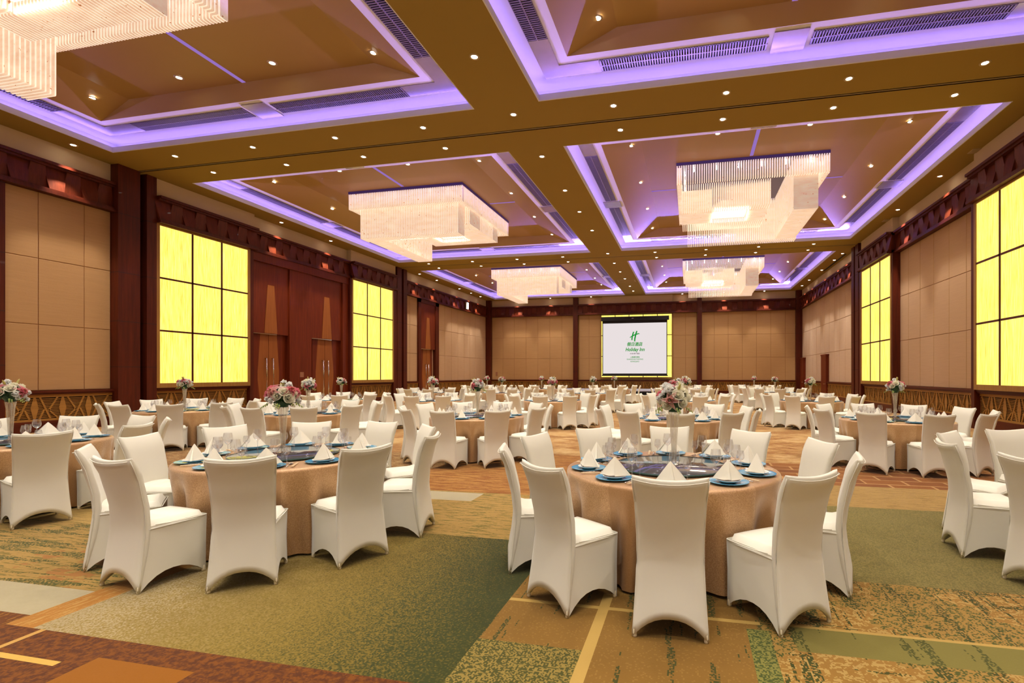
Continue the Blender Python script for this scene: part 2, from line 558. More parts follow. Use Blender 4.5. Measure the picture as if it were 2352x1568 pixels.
    gs = mixc(nt, math_n(nt, 'GREATER_THAN', big, 0.53), gs, mixc(nt, lines(mid, 0.50), (0.34, 0.20, 0.055), (0.075, 0.08, 0.014)))
    gs = mixc(nt, lines(ly_, 0.56), gs, (0.05, 0.055, 0.009))
    gs = mixc(nt, lines(lx_, 0.60), gs, (0.06, 0.06, 0.010))
    put(rect(0.43, 8.6, -1.7, 4.1), gs)
    put(rect(0.34, 0.47, -1.7, 3.2), mixc(nt, speck, (0.06, 0.075, 0.015), (0.22, 0.20, 0.05)))
    put(rect(0.6, 3.2, 3.0, 3.28), mixc(nt, lines(ly_, 0.57), (0.20, 0.165, 0.042), (0.07, 0.07, 0.012)))
    put(rect(0.6, 4.5, 3.28, 3.31), (0.48, 0.31, 0.095))
    gb = mixc(nt, speck, (0.105, 0.088, 0.020), (0.215, 0.165, 0.048))
    gb = mixc(nt, math_n(nt, 'MULTIPLY', big, 0.5), gb, (0.27, 0.21, 0.07))
    put(rect(1.2, 5.2, 4.1, 6.4), gb)
    put(rect(5.2, 8.6, 4.1, 6.4), mixc(nt, sty, (0.45, 0.29, 0.09), (0.25, 0.17, 0.045)))
    hv = N(nt, 'ShaderNodeHueSaturation'); hv.inputs['Value'].default_value = 0.80; hv.inputs['Saturation'].default_value = 1.06
    L.new(col, hv.inputs['Color'])
    L.new(hv.outputs[0], b.inputs['Base Color'])
    bump(nt, fine, 0.4, 0.004, b)
    return m


M['carpet'] = carpet()

# ------------------------------------------------------------------ room shell
XL, XR, YN, YF, ZC = -17.45, 8.45, -1.75, 40.75, 8.0
ZT = 9.3
TRAYS_X = [(-16.35, -5.13), (-3.47, 7.42)]
TRAYS_Y = [(-0.9, 11.18), (13.55, 25.62), (27.98, 39.89)]

mb = MB(); mb.quad((XL, YN, 0), (XR, YN, 0), (XR, YF, 0), (XL, YF, 0))
tag(mb.obj('floor', M['carpet'], recalc=False), kind='structure')


def mapL(s, h, o): return (XL + o, s, h)
def mapR(s, h, o): return (XR - o, s, h)
def mapF(s, h, o): return (s, YF - o, h)
def mapN(s, h, o): return (s, YN + o, h)


def wbox(mb, mp, s0, s1, h0, h1, o0, o1, mi=0):
    c = [mp(s, h, o) for h in (h0, h1) for (s, o) in ((s0, o0), (s1, o0), (s1, o1), (s0, o1))]
    mb.add(c, [(0, 3, 2, 1), (4, 5, 6, 7), (0, 1, 5, 4), (1, 2, 6, 5), (2, 3, 7, 6), (3, 0, 4, 7)], mi)


walls = {}
for nm, mp, a, bb in (('left', mapL, YN, YF), ('right', mapR, YN, YF), ('far', mapF, XL, XR), ('near', mapN, XL, XR)):
    q = MB(); wbox(q, mp, a - 0.2, bb + 0.2, 0, ZT, -0.2, 0.0)
    walls[nm] = tag(q.obj('wall_' + nm, M['bulkhead']), kind='structure')

H_SEAMS = [1.13, 2.93, 4.73, 6.54]
TRIM = [0]


def structure(mb, mats, parent=None, name=None, smooth=False):
    if name is None:
        TRIM[0] += 1; name = 'trim_%d' % TRIM[0]
    return tag(mb.obj(name, mats, parent, smooth=smooth), kind='structure')


def fabric_panels(mp, s0, s1, seams, off=0.10):
    q = MB()
    ss = [s0] + [x for x in seams if s0 + 0.1 < x < s1 - 0.1] + [s1]
    g = 0.0055
    for i in range(len(ss) - 1):
        for j in range(3):
            a, b_, c, d = ss[i] + g, ss[i + 1] - g, H_SEAMS[j] + g, H_SEAMS[j + 1] - g
            e = 0.010
            v = [mp(a, c, off - e), mp(b_, c, off - e), mp(b_, d, off - e), mp(a, d, off - e), mp(a + e, c + e, off), mp(b_ - e, c + e, off), mp(b_ - e, d - e, off), mp(a + e, d - e, off)]
            q.add(v, [(4, 5, 6, 7), (0, 1, 5, 4), (1, 2, 6, 5), (2, 3, 7, 6), (3, 0, 4, 7)])
    wbox(q, mp, s0, s1, H_SEAMS[0], H_SEAMS[3], 0.0, off - 0.016, 1)
    return structure(q, [M['wall_fabric'], M['wood_inlay']])


def seams(s0, s1, pitch, ref):
    out = []; k = math.floor((s0 - ref) / pitch)
    while ref + k * pitch < s1:
        out.append(ref + k * pitch); k += 1
    return out


def lattice(mp, s0, s1, base_o):
    """perforated dado: dark backing, thin louvres, slanted ribs and leaf-shaped posts"""
    q = MB(); o = base_o
    wbox(q, mp, s0, s1, 0.30, 1.02, 0.0, o - 0.05, 1)
    wbox(q, mp, s0, s1, 0.94, 1.02, o - 0.05, o)
    wbox(q, mp, s0, s1, 0.30, 0.36, o - 0.05, o)
    z = 0.385
    while z < 0.93:
        wbox(q, mp, s0, s1, z, z + 0.020, o - 0.035, o - 0.012); z += 0.042
    P = 0.62
    n = max(1, round((s1 - s0) / P)); P = (s1 - s0) / n

    def bar(sa, sb, ta, tb, wd):
        vs = [mp(sa - wd, ta, o - 0.012), mp(sa + wd, ta, o - 0.012), mp(sb + wd, tb, o - 0.012), mp(sb - wd, tb, o - 0.012), mp(sa - wd, ta, o + 0.006), mp(sa + wd, ta, o + 0.006), mp(sb + wd, tb, o + 0.006), mp(sb - wd, tb, o + 0.006)]
        q.add(vs, [(4, 5, 6, 7), (0, 1, 5, 4), (1, 2, 6, 5), (2, 3, 7, 6), (3, 0, 4, 7)])
    for i in range(n):
        c = s0 + P * (i + 0.5)
        sg = 1 if i % 2 else -1
        # leaf post between modules
        e = s0 + P * i
        for (za, wa, zb, wb) in ((0.36, 0.025, 0.65, 0.085), (0.65, 0.085, 0.94, 0.025)):
            vs = [mp(e - wa, za, o + 0.004), mp(e + wa, za, o + 0.004), mp(e + wb, zb, o + 0.004), mp(e - wb, zb, o + 0.004)]
            q.add(vs, [(0, 1, 2, 3)])
        bar(c - 0.19 * sg, c + 0.03 * sg, 0.94, 0.36, 0.021)
        bar(c + 0.19 * sg, c - 0.02 * sg, 0.94, 0.55, 0.021)
        bar(c - 0.02 * sg, c + 0.20 * sg, 0.62, 0.36, 0.021)
        bar(c - 0.2 * sg, c - 0.1 * sg, 0.36, 0.62, 0.021)
    return structure(q, [M['lattice'], M['black']])


def rails(mp, s0, s1, o):
    q = MB()
    wbox(q, mp, s0, s1, 1.02, 1.07, 0, o + 0.05)
    wbox(q, mp, s0, s1, 1.07, 1.125, 0, o + 0.08)
    wbox(q, mp, s0, s1, 0.0, 0.30, 0, o + 0.02)
    return structure(q, M['wood_h'])


def frieze(mp, s0, s1, o, ref=0.0):
    q = MB()
    wbox(q, mp, s0, s1, 6.56, 7.40, 0, o - 0.14)
    wbox(q, mp, s0, s1, 6.54, 6.62, 0, o + 0.04)
    wbox(q, mp, s0, s1, 6.62, 6.68, 0, o)
    wbox(q, mp, s0, s1, 7.28, 7.34, 0, o)
    wbox(q, mp, s0, s1, 7.34, 7.42, 0, o + 0.06)
    n = max(2, round((s1 - s0) / 0.40)); p = (s1 - s0) / n
    for i in range(n):
        c = s0 + p * (i + 0.5)
        if i % 2 == 0:      # wide at the top, leaning out at the foot
            wt, wb, ot, ob = p * 0.66, p * 0.42, o - 0.13, o - 0.03
        else:               # wide at the foot, set back
            wt, wb, ot, ob = p * 0.40, p * 0.60, o - 0.06, o - 0.125
        vs = [mp(c - wb, 6.68, ob), mp(c + wb, 6.68, ob), mp(c + wt, 7.28, ot), mp(c - wt, 7.28, ot)]
        bk = [mp(c - wb, 6.68, o - 0.15), mp(c + wb, 6.68, o - 0.15), mp(c + wt, 7.28, o - 0.15), mp(c - wt, 7.28, o - 0.15)]
        q.add(vs + bk, [(0, 1, 2, 3), (0, 4, 5, 1), (1, 5, 6, 2), (2, 6, 7, 3), (3, 7, 4, 0)], 1)
    return structure(q, [M['wood'], M['wood_tile']])


def pillar(mp, s0, s1, o, h1=ZC):
    q = MB(); wbox(q, mp, s0, s1, 0, h1, 0, o)
    for z in (1.8, 3.2, 4.7, 6.5):
        wbox(q, mp, s0 - 0.001, s1 + 0.001, z, z + 0.012, 0, o + 0.001, 1)
    return structure(q, [M['wood'], M['black']])


def bulk(mp, s0, s1, o):
    q = MB(); wbox(q, mp, s0, s1, 7.42, ZC, 0, o)
    return structure(q, M['bulkhead'])


panel_n = [0]


def light_panel(name, mp, s0, s1, o, ncol, label, h0=1.28, h1=6.50):
    """backlit yellow panel: frame carcass, mullions and one pane per light"""
    mid = mp((s0 + s1) / 2, 0, 0)
    root = empty(name, (mid[0], mid[1], 0))
    tag(root, label, 'backlit wall panel', 'yellow backlit wall panels')

    def loc(v): return (v[0] - mid[0], v[1] - mid[1], v[2])
    mpl = lambda s, h, oo: loc(mp(s, h, oo))
    q = MB()
    fw = 0.10
    wbox(q, mpl, s0, s1, h0 - 0.15, h1 + 0.06, 0.0, o - 0.05)
    wbox(q, mpl, s0, s0 + fw, h0 - 0.15, h1 + 0.06, o - 0.05, o)
    wbox(q, mpl, s1 - fw, s1, h0 - 0.15, h1 + 0.06, o - 0.05, o)
    wbox(q, mpl, s0 + fw, s1 - fw, h1 - 0.02, h1 + 0.06, o - 0.05, o)
    wbox(q, mpl, s0 + fw, s1 - fw, h0 - 0.15, h0, o - 0.05, o)
    q.obj('frame', M['frame_bronze'], root)
    a, b_ = s0 + fw, s1 - fw
    q = MB()
    for k in range(1, ncol):
        x = a + (b_ - a) * k / ncol
        wbox(q, mpl, x - 0.028, x + 0.028, h0, h1, o - 0.045, o - 0.01)
    hs = [h0, h0 + (h1 - h0) / 3, h0 + 2 * (h1 - h0) / 3, h1]
    for z in hs[1:3]:
        wbox(q, mpl, a, b_, z - 0.028, z + 0.028, o - 0.045, o - 0.01)
    q.obj('mullion', M['wood'], root)
    for k in range(ncol):
        for j in range(3):
            q = MB(); x0 = a + (b_ - a) * k / ncol; x1 = a + (b_ - a) * (k + 1) / ncol
            wbox(q, mpl, x0 + 0.001, x1 - 0.001, hs[j] + 0.001, hs[j + 1] - 0.001, o - 0.048, o - 0.03)
            q.obj('pane', M['onyx'], root)
    return root


# ---- left wall
OP = 0.10
fabric_panels(mapL, -1.7, 9.2, seams(-1.7, 9.2, 1.05, 10.08))
pillar(mapL, 9.15, 9.36, 0.2, 6.54)
fabric_panels(mapL, 9.36, 11.80, [10.08, 11.13])
frieze(mapL, -1.7, 11.8, 0.27)
bulk(mapL, -1.7, 11.8, 0.10)
lattice(mapL, -1.7, 11.8, 0.17); rails(mapL, -1.7, 11.8, 0.17)
for a, b_ in ((11.80, 12.42), (12.62, 12.92), (26.55, 27.02), (27.22, 27.60)):
    pillar(mapL, a, b_, 0.40); pillar(mapR, a, b_, 0.40)
for a, b_ in ((12.42, 12.62), (27.02, 27.22)):
    for mp in (mapL, mapR):
        q = MB(); wbox(q, mp, a, b_, 0, ZC, 0, 0.12); structure(q, M['black'])
LBS = ((12.92, 16.45), (22.50, 26.20))
for i, (a, b_) in enumerate(LBS):
    frieze(mapL, a, b_ + 0.25, 0.52); bulk(mapL, a, b_ + 0.25, 0.34)
    lattice(mapL, a, b_, 0.24); rails(mapL, a, b_, 0.26)
    frieze(mapR, a, b_ + 0.1, 0.52); bulk(mapR, a, b_ + 0.1, 0.34)
    lattice(mapR, a, b_, 0.24); rails(mapR, a, b_, 0.26)
for mp in (mapL, mapR):          # dark wood sides beside the panels
    for a, b_ in ((26.20, 26.55), (16.45, 16.62), (22.38, 22.50)):
        q = MB(); wbox(q, mp, a, b_, 0, 6.54, 0, 0.38); structure(q, M['wood'])
light_panel('backlit_panel', mapL, 12.92, 16.45, 0.40, 3, 'yellow backlit panel on the left wall, nearer one, before the double doors')
light_panel('backlit_panel', mapL, 22.50, 26.20, 0.40, 3, 'yellow backlit panel on the left wall, farther one, past the double doors')
light_panel('backlit_panel', mapR, 22.50, 26.20, 0.40, 3, 'narrow-looking yellow backlit panel on the right wall, farther one by the pillar pair')
light_panel('backlit_panel', mapR, 12.92, 16.45, 0.40, 3, 'yellow backlit panel on the right wall, nearer one cut by the frame')
# alcove with two double doors
frieze(mapL, 16.70, 22.50, 0.30); bulk(mapL, 16.70, 22.50, 0.10)
q = MB()
wbox(q, mapL, 16.62, 22.40, 6.2, 6.54, 0, 0.28)
wbox(q, mapL, 18.62, 19.92, 0, 6.2, 0, 0.22)
wbox(q, mapL, 22.0, 22.40, 0, 6.2, 0, 0.25)
wbox(q, mapL, 16.62, 16.72, 0, 6.2, 0, 0.25)
wbox(q, mapL, 16.62, 22.40, 0, 6.3, 0, 0.004)
structure(q, M['wood_door'], walls['left'])
DOORN = [0]


def double_door(mp, s0, s1, zh, ztop, inlay=True, handles=True):
    DOORN[0] += 1
    nm = 'door_%d' % DOORN[0]
    mid = (s0 + s1) / 2
    q = MB()
    wbox(q, mp, s0, s1, zh, ztop, -0.02, 0.16)                # over-door panel
    root = q.obj(nm, M['wood_door']); tag(root, kind='structure')
    if inlay:
        q = MB(); wt, wb = 0.17, 0.33
        za, zb = zh + 0.02, zh + (ztop - zh) * 0.70
        vs = [mp(mid - wb, za, 0.162), mp(mid + wb, za, 0.162), mp(mid + wt, zb, 0.162), mp(mid - wt, zb, 0.162)]
        v2 = [mp(mid - wb, za, 0.172), mp(mid + wb, za, 0.172), mp(mid + wt, zb, 0.172), mp(mid - wt, zb, 0.172)]
        q.add(vs + v2, [(4, 5, 6, 7), (0, 1, 5, 4), (1, 2, 6, 5), (2, 3, 7, 6), (3, 0, 4, 7)])
        q.obj('inlay', M['wood_inlay'], root)
        q = MB(); wbox(q, mp, s0 + 0.02, s0 + (s1 - s0) * 0.66, zh - 0.03, zh, 0.10, 0.175)
        q.obj('lintel_strip', M['chrome'], root)
    w_ = (s1 - s0) * 0.80 / 2
    for sg in (-1, 1):
        q = MB(); a, b_ = sorted((mid + sg * 0.006, mid + sg * w_))
        wbox(q, mp, a, b_, 0.01, zh - 0.001, 0.005, 0.05)
        lf = q.obj('door_leaf', M['wood_door'], root)
        q = MB()
        prof = [(0.02, 0.30), (1.35, 0.44), (1.7, 0.44), (zh - 0.01, 0.34)]
        for (za, wa), (zb, wb) in zip(prof, prof[1:]):
            c = [mp(mid + sg * 0.012, za, 0.052), mp(mid + sg * wa * w_ / 0.6, za, 0.052), mp(mid + sg * wb * w_ / 0.6, zb, 0.052), mp(mid + sg * 0.012, zb, 0.052)]
            q.add(c, [(0, 1, 2, 3)])
        q.obj('inlay', M['wood_inlay'], lf)
        if handles:
            q = MB(); hs = mid + sg * 0.17
            q.tube([mp(hs, 0.55, 0.052), mp(hs, 0.55, 0.12), mp(hs, 0.9, 0.14), mp(hs, 1.7, 0.14), mp(hs, 2.25, 0.12), mp(hs, 2.25, 0.052)], 0.022, 8)
            q.obj('handle', M['chrome'], lf, smooth=True)
    return root


double_door(mapL, 16.75, 18.60, 3.28, 6.2)
double_door(mapL, 19.95, 21.98, 3.28, 6.2)
q = MB(); wbox(q, mapL, 19.20, 19.42, 1.45, 1.68, 0.22, 0.235)
tag(q.obj('switch_plate', M['switch']), 'bronze switch plate on the red wood panel between the two double doors', 'switch plate')
# left wall, last bay
fabric_panels(mapL, 27.60, 29.25, [28.4]); frieze(mapL, 27.60, 40.2, 0.27); bulk(mapL, 27.6, 40.7, 0.10)
lattice(mapL, 27.60, 29.25, 0.17); rails(mapL, 27.60, 29.25, 0.17)
q = MB(); wbox(q, mapL, 29.25, 29.55, 0, 6.54, 0, 0.22); wbox(q, mapL, 31.45, 31.90, 0, 6.54, 0, 0.22); wbox(q, mapL, 29.25, 31.9, 6.3, 6.54, 0, 0.22)
structure(q, M['wood'], walls['left'])
double_door(mapL, 29.56, 31.44, 3.28, 6.3)
fabric_panels(mapL, 31.90, 40.3, seams(31.9, 40.3, 1.05, 31.9)); lattice(mapL, 31.9, 40.3, 0.17); rails(mapL, 31.9, 40.3, 0.17)
q = MB(); wbox(q, mapL, 36.05, 36.45, 6.72, 7.25, 0.25, 0.32)
tag(q.obj('wall_vent', M['porcelain']), 'pale grille box set in the dark frieze of the left wall', 'vent')
# ---- right wall
fabric_panels(mapR, -1.7, 11.8, seams(-1.7, 11.8, 1.05, 0)); frieze(mapR, -1.7, 11.8, 0.27); bulk(mapR, -1.7, 11.8, 0.10)
lattice(mapR, -1.7, 11.8, 0.17); rails(mapR, -1.7, 11.8, 0.17)
fabric_panels(mapR, 16.62, 22.38, [17.45, 18.5, 19.55, 20.6, 21.6]); frieze(mapR, 16.55, 22.5, 0.27); bulk(mapR, 16.55, 22.5, 0.10)
lattice(mapR, 16.62, 22.38, 0.17); rails(mapR, 16.62, 22.38, 0.17)
fabric_panels(mapR, 27.60, 40.3, seams(27.6, 40.3, 1.05, 27.6)); frieze(mapR, 27.6, 40.4, 0.27); bulk(mapR, 27.6, 40.7, 0.10)
lattice(mapR, 27.6, 40.3, 0.17); rails(mapR, 27.6, 40.3, 0.17)
for a, b_ in ((32.95, 34.1), (39.2, 40.2)):
    DOORN[0] += 1
    q = MB(); wbox(q, mapR, a, b_, 0, 2.75, 0.1, 0.28); wbox(q, mapR, a - 0.06, b_ + 0.06, 2.75, 2.83, 0.1, 0.30)
    r = q.obj('door_%d' % DOORN[0], M['wood_door']); tag(r, kind='structure')
    q = MB(); q.tube([mapR(a + 0.15, 1.0, 0.28), mapR(a + 0.15, 1.0, 0.34), mapR(a + 0.30, 1.0, 0.34)], 0.014, 6)
    q.obj('handle', M['chrome'], r)
# ---- far wall
for a, b_ in ((XL, -16.90), (-9.56, -9.16), (0.56, 0.92), (7.92, XR)):
    pillar(mapF, a, b_, 0.40)
for a, b_, ref in ((-16.9, -9.56, -15.9), (0.92, 7.92, 0.83)):
    fabric_panels(mapF, a, b_, seams(a, b_, 1.06, ref)); frieze(mapF, a, b_, 0.27); bulk(mapF, a, b_, 0.10)
    lattice(mapF, a, b_, 0.17); rails(mapF, a, b_, 0.17)
fabric_panels(mapF, -9.16, -7.30, [-8.25]); fabric_panels(mapF, -1.34, 0.56, [-0.34])
frieze(mapF, -9.16, 0.56, 0.40); bulk(mapF, -9.16, 0.56, 0.10); bulk(mapF, -7.12, -1.38, 0.30)
lattice(mapF, -9.16, 0.56, 0.17); rails(mapF, -9.16, 0.56, 0.17)
q = MB(); wbox(q, mapF, -9.16, 0.56, 6.48, 6.56, 0, 0.14); wbox(q, mapF, -9.16, -9.08, 1.13, 6.5, 0, 0.14); wbox(q, mapF, 0.48, 0.56, 1.13, 6.5, 0, 0.14)
structure(q, M['frame_bronze'])
light_panel('backlit_panel', mapF, -7.30, -1.34, 0.14, 5, 'yellow backlit panel glowing around the projector screen on the far wall', 1.36, 6.52)
for i, (x, z) in enumerate(((-16.55, 1.5),)):
    q = MB(); wbox(q, mapF, x, x + 0.16, z, z + 0.3, 0.10, 0.13)
    tag(q.obj('thermostat', M['switch']), 'small bronze thermostat plate in the far left corner panel', 'thermostat')
# unseen near wall: pale facing added to bounce fill light onto chair backs
q = MB(); wbox(q, mapN, XL, XR, 1.12, ZC, 0, 0.05); structure(q, M['bounce_wall'])
rails(mapN, XL, XR, 0.17)

# ------------------------------------------------------------------ projector screen
scr = empty('projector_screen', (-4.4, YF - 0.45, 0))
tag(scr, 'white projector screen showing a green hotel logo on the far wall', 'projector screen')
q = MB(); q.box(-2.74, 2.76, -0.14, 0.12, 5.97, 6.29); q.obj('housing', M['black'], scr)
for bx in (-2.2, 0.0, 2.2):
    q = MB(); q.box(bx - 0.05, bx + 0.05, 0.12, 0.31, 6.06, 6.22); q.obj('wall_bracket', M['black'], scr)
q = MB(); q.box(-2.66, 2.62, -0.012, 0.012, 1.52, 6.05); q.obj('black_border', M['black'], scr)
q = MB(); q.box(-2.66 + 0.06, 2.62 - 0.06, -0.02, -0.012, 1.66, 5.76)
pic = q.obj('picture_area', M['screen'], scr)
q = MB(); q.tube([(-2.7, 0, 1.5), (2.66, 0, 1.5)], 0.045, 8); q.obj('weight_bar', M['black'], scr)
q = MB(); q.box(-0.24, -0.06, -0.145, -0.139, 6.12, 6.16); q.obj('maker_plate', M['chrome'], scr)


def text(body, x, z, size, mat, shear=0.0, bold=0.0, width=None, name='lettering', bevel=0.0):
    cu = bpy.data.curves.new(name, 'FONT')
    cu.body = body; cu.size = size; cu.align_x = 'CENTER'; cu.align_y = 'CENTER'
    cu.shear = shear; cu.offset = bold; cu.extrude = 0.0015
    if bevel: cu.bevel_depth = bevel; cu.bevel_resolution = 0
    cu.materials.append(mat)
    o = bpy.data.objects.new(name, cu); C.objects.link(o)
    o.parent = pic; o.location = (x, -0.024, z); o.rotation_euler = (PI / 2, 0, 0)
    bpy.context.view_layer.update()
    sx_ = width / o.dimensions.x if (width and o.dimensions.x > 0) else 1.0
    me = bpy.data.meshes.new_from_object(o.evaluated_get(bpy.context.evaluated_depsgraph_get()))
    bpy.data.objects.remove(o)
    o = link(name, me, pic, (x, -0.024, z)); o.rotation_euler = (PI / 2, 0, 0); o.scale = (sx_, 1, 1)
    return o


# screen metres: 1 photo px on the far wall is about 0.036 m
LX = 0.0
text('假日酒店', LX, 4.02, 0.33, M['logo_green'], 0.15, 0.0, 1.26, bevel=0.009)
text('Holiday Inn', LX + 0.02, 3.60, 0.40, M['logo_green'], 0.25, 0.010, 1.56)
text('IHG® 旗下酒店', LX + 0.02, 3.27, 0.13, M['logo_grey'], 0, 0.0, 0.78, bevel=0.003)
text('上海浦东绿地', LX + 0.02, 2.98, 0.15, M['logo_green'], 0, 0.0, 0.76, bevel=0.003)
text('SHANGHAI', LX - 0.27, 2.81, 0.15, M['logo_green'], 0, 0.002, 0.74)
text('PUDONG', LX + 0.42, 2.81, 0.15, M['logo_green'], 0, 0.002, 0.54)
text('KANGQIAO', LX + 0.02, 2.63, 0.15, M['logo_green'], 0, 0.002, 0.70)


def stroke(q, pts, r):
    pts = [Vector((x, 0, z)) for x, z in pts]
    vs, fs = [], []
    for i, p in enumerate(pts):
        a = pts[max(i - 1, 0)]; b_ = pts[min(i + 1, len(pts) - 1)]
        t = (b_ - a).normalized(); n_ = Vector((-t.z, 0, t.x))
        vs += [p + n_ * r[i], p - n_ * r[i]]
    for i in range(len(pts) - 1): fs.append((2 * i, 2 * i + 1, 2 * i + 3, 2 * i + 2))
    y = -0.024
    q.add([(v.x, y, v.z) for v in vs] + [(v.x, y + 0.004, v.z) for v in vs], fs)


q = MB()
u = 0.84 / 450.0            # logo crop pixels to metres


def lp(x, y): return ((x - 545) * u, 4.27 + (640 - y) * u)


stroke(q, [lp(505, 222), lp(480, 290), lp(450, 400), lp(432, 500), lp(428, 588)], [26 * u, 27 * u, 28 * u, 27 * u, 24 * u])
stroke(q, [lp(645, 190), lp(610, 280), lp(580, 400), lp(555, 520), lp(546, 642)], [27 * u, 29 * u, 30 * u, 29 * u, 26 * u])
stroke(q, [lp(338, 472), lp(420, 420), lp(520, 368), lp(640, 325), lp(720, 305), lp(768, 322)], [14 * u, 20 * u, 24 * u, 24 * u, 20 * u, 6 * u])
q.obj('logo', M['logo_green'], pic, recalc=False)

# stage
st = empty('stage', (-4.4, 36.6, 0)); tag(st, 'low black-skirted stage with grey top below the projector screen', 'stage')
q = MB(); q.box(-5.6, 5.6, -2.6, 2.6, 0.40, 0.46); q.obj('deck', M['stage_top'], st)
q = MB()
q.grid(lambda a, b_: (-5.55 + 11.1 * a, -2.58 + 0.02 * math.sin(a * 400), 0.40 * b_), 300, 1)
q.box(-5.55, -5.5, -2.58, 2.58, 0, 0.4); q.box(5.5, 5.55, -2.58, 2.58, 0, 0.4)
q.obj('skirt', M['black_cloth'], st)

# ------------------------------------------------------------------ ceiling
q = MB()
xs = [XL, TRAYS_X[0][0], TRAYS_X[0][1], TRAYS_X[1][0], TRAYS_X[1][1], XR]
ys = [YN, TRAYS_Y[0][0], TRAYS_Y[0][1], TRAYS_Y[1][0], TRAYS_Y[1][1], TRAYS_Y[2][0], TRAYS_Y[2][1], YF]
G = 0.05
ysplit = []
for i in range(len(ys) - 1): ysplit.append((ys[i], ys[i + 1], i % 2 == 1))
for i in range(len(xs) - 1):
    for (a, b_, tr) in ysplit:
        if tr and i % 2 == 1: continue
        segs = [(a, b_)]
        for t in (12.42, 26.84):           # folding-wall tracks
            if a < t < b_: segs = [(a, t - G), (t + G, b_)]
        for (c, d) in segs:
            q.box(xs[i], xs[i + 1], c, d, ZC, ZC + 0.02)
ceil_o = tag(q.obj('ceiling', M['plaster']), kind='structure')
q = MB()
for t in (12.42, 26.84):
    q.box(XL, XR, t - G, t + G, ZC + 0.10, ZC + 0.12)
    q.box(XL, XR, t - G - 0.01, t - G, ZC, ZC + 0.11); q.box(XL, XR, t + G, t + G + 0.01, ZC, ZC + 0.11)
structure(q, M['black'], ceil_o)
q = MB(); q.quad((XL, YN, ZT), (XR, YN, ZT), (XR, YF, ZT), (XL, YF, ZT)); structure(q, M['coffer'], ceil_o)
for t in (12.42, 26.84):                     # track rail
    q = MB(); q.box(XL, XR, t - 0.008, t + 0.008, ZC - 0.004, ZC + 0.10); structure(q, M['tan_trim'], ceil_o)

ZB = 8.36        # cove band
ZI = 8.76        # inner coffer


def ring_quads(q, r0, r1, z0, z1, mi=0):
    """sloped ring between rectangle r0 at z0 and r1 at z1, r = x0,x1,y0,y1"""
    a = [(r0[0], r0[2], z0), (r0[1], r0[2], z0), (r0[1], r0[3], z0), (r0[0], r0[3], z0)]
    b_ = [(r1[0], r1[2], z1), (r1[1], r1[2], z1), (r1[1], r1[3], z1), (r1[0], r1[3], z1)]
    q.add(a + b_, [(0, 1, 5, 4), (1, 2, 6, 5), (2, 3, 7, 6), (3, 0, 4, 7)], mi)


def inset(r, d, e=None):
    e = d if e is None else e
    return (r[0] + d, r[1] - d, r[2] + e, r[3] - e)


cove_data = {}
for ri_, (y0, y1) in enumerate(TRAYS_Y):      # the LED strips throw a flat violet sheet of light over the lip
    for ax, ln in (('x', TRAYS_X[0][1] - TRAYS_X[0][0]), ('y', y1 - y0)):
        ld = bpy.data.lights.new('cove_led', 'AREA'); ld.shape = 'RECTANGLE'
        ld.size = ln - 0.3; ld.size_y = 0.012; ld.energy = COVE_W; ld.color = (0.42, 0.27, 1.0)
        ld.spread = math.radians(40)
        cove_data[ax, ri_] = ld

ROWN = ['nearest', 'middle', 'farthest']; COLN = ['left', 'right']


def grille(x0, x1, y0, y1, z, along, label, group):
    """linear air grille: frame, blades across, centre spine"""
    cx, cy = (x0 + x1) / 2, (y0 + y1) / 2
    q = MB(); hx, hy = (x1 - x0) / 2, (y1 - y0) / 2
    r = empty('ceiling_grille', (cx, cy, z)); tag(r, label, 'ceiling air grille', group)
    f = MB()
    f.box(-hx, hx, -hy, -hy + 0.015, -0.012, 0.0); f.box(-hx, hx, hy - 0.015, hy, -0.012, 0.0)
    f.box(-hx, -hx + 0.015, -hy, hy, -0.012, 0.0); f.box(hx - 0.015, hx, -hy, hy, -0.012, 0.0)
    f.box(-hx, hx, -hy, hy, -0.004, 0.0, 1)
    L_ = hx if along == 'x' else hy
    n = int(2 * L_ / 0.055)
    for i in range(n):
        p = -L_ + (i + 0.5) * 2 * L_ / n
        if along == 'x': q.box(p - 0.011, p + 0.011, -hy + 0.015, hy - 0.015, -0.022, -0.006)
        else: q.box(-hx + 0.015, hx - 0.015, p - 0.011, p + 0.011, -0.022, -0.006)
    if along == 'x': f.box(-hx, hx, -0.012, 0.012, -0.024, -0.004)
    else: f.box(-0.012, 0.012, -hy, hy, -0.024, -0.004)
    f.obj('frame', [M['grille_metal'], M['black']], r); q.obj('blade', M['grille_metal'], r)


def cover(x0, x1, y0, y1, z, label, group, name='cover_plate'):
    q = MB(); cx, cy = (x0 + x1) / 2, (y0 + y1) / 2
    q.box(x0 - cx, x1 - cx, y0 - cy, y1 - cy, -0.02, 0)
    tag(q.obj(name, M['plate_steel'], None, (cx, cy, z)), label, 'ceiling cover plate', group)


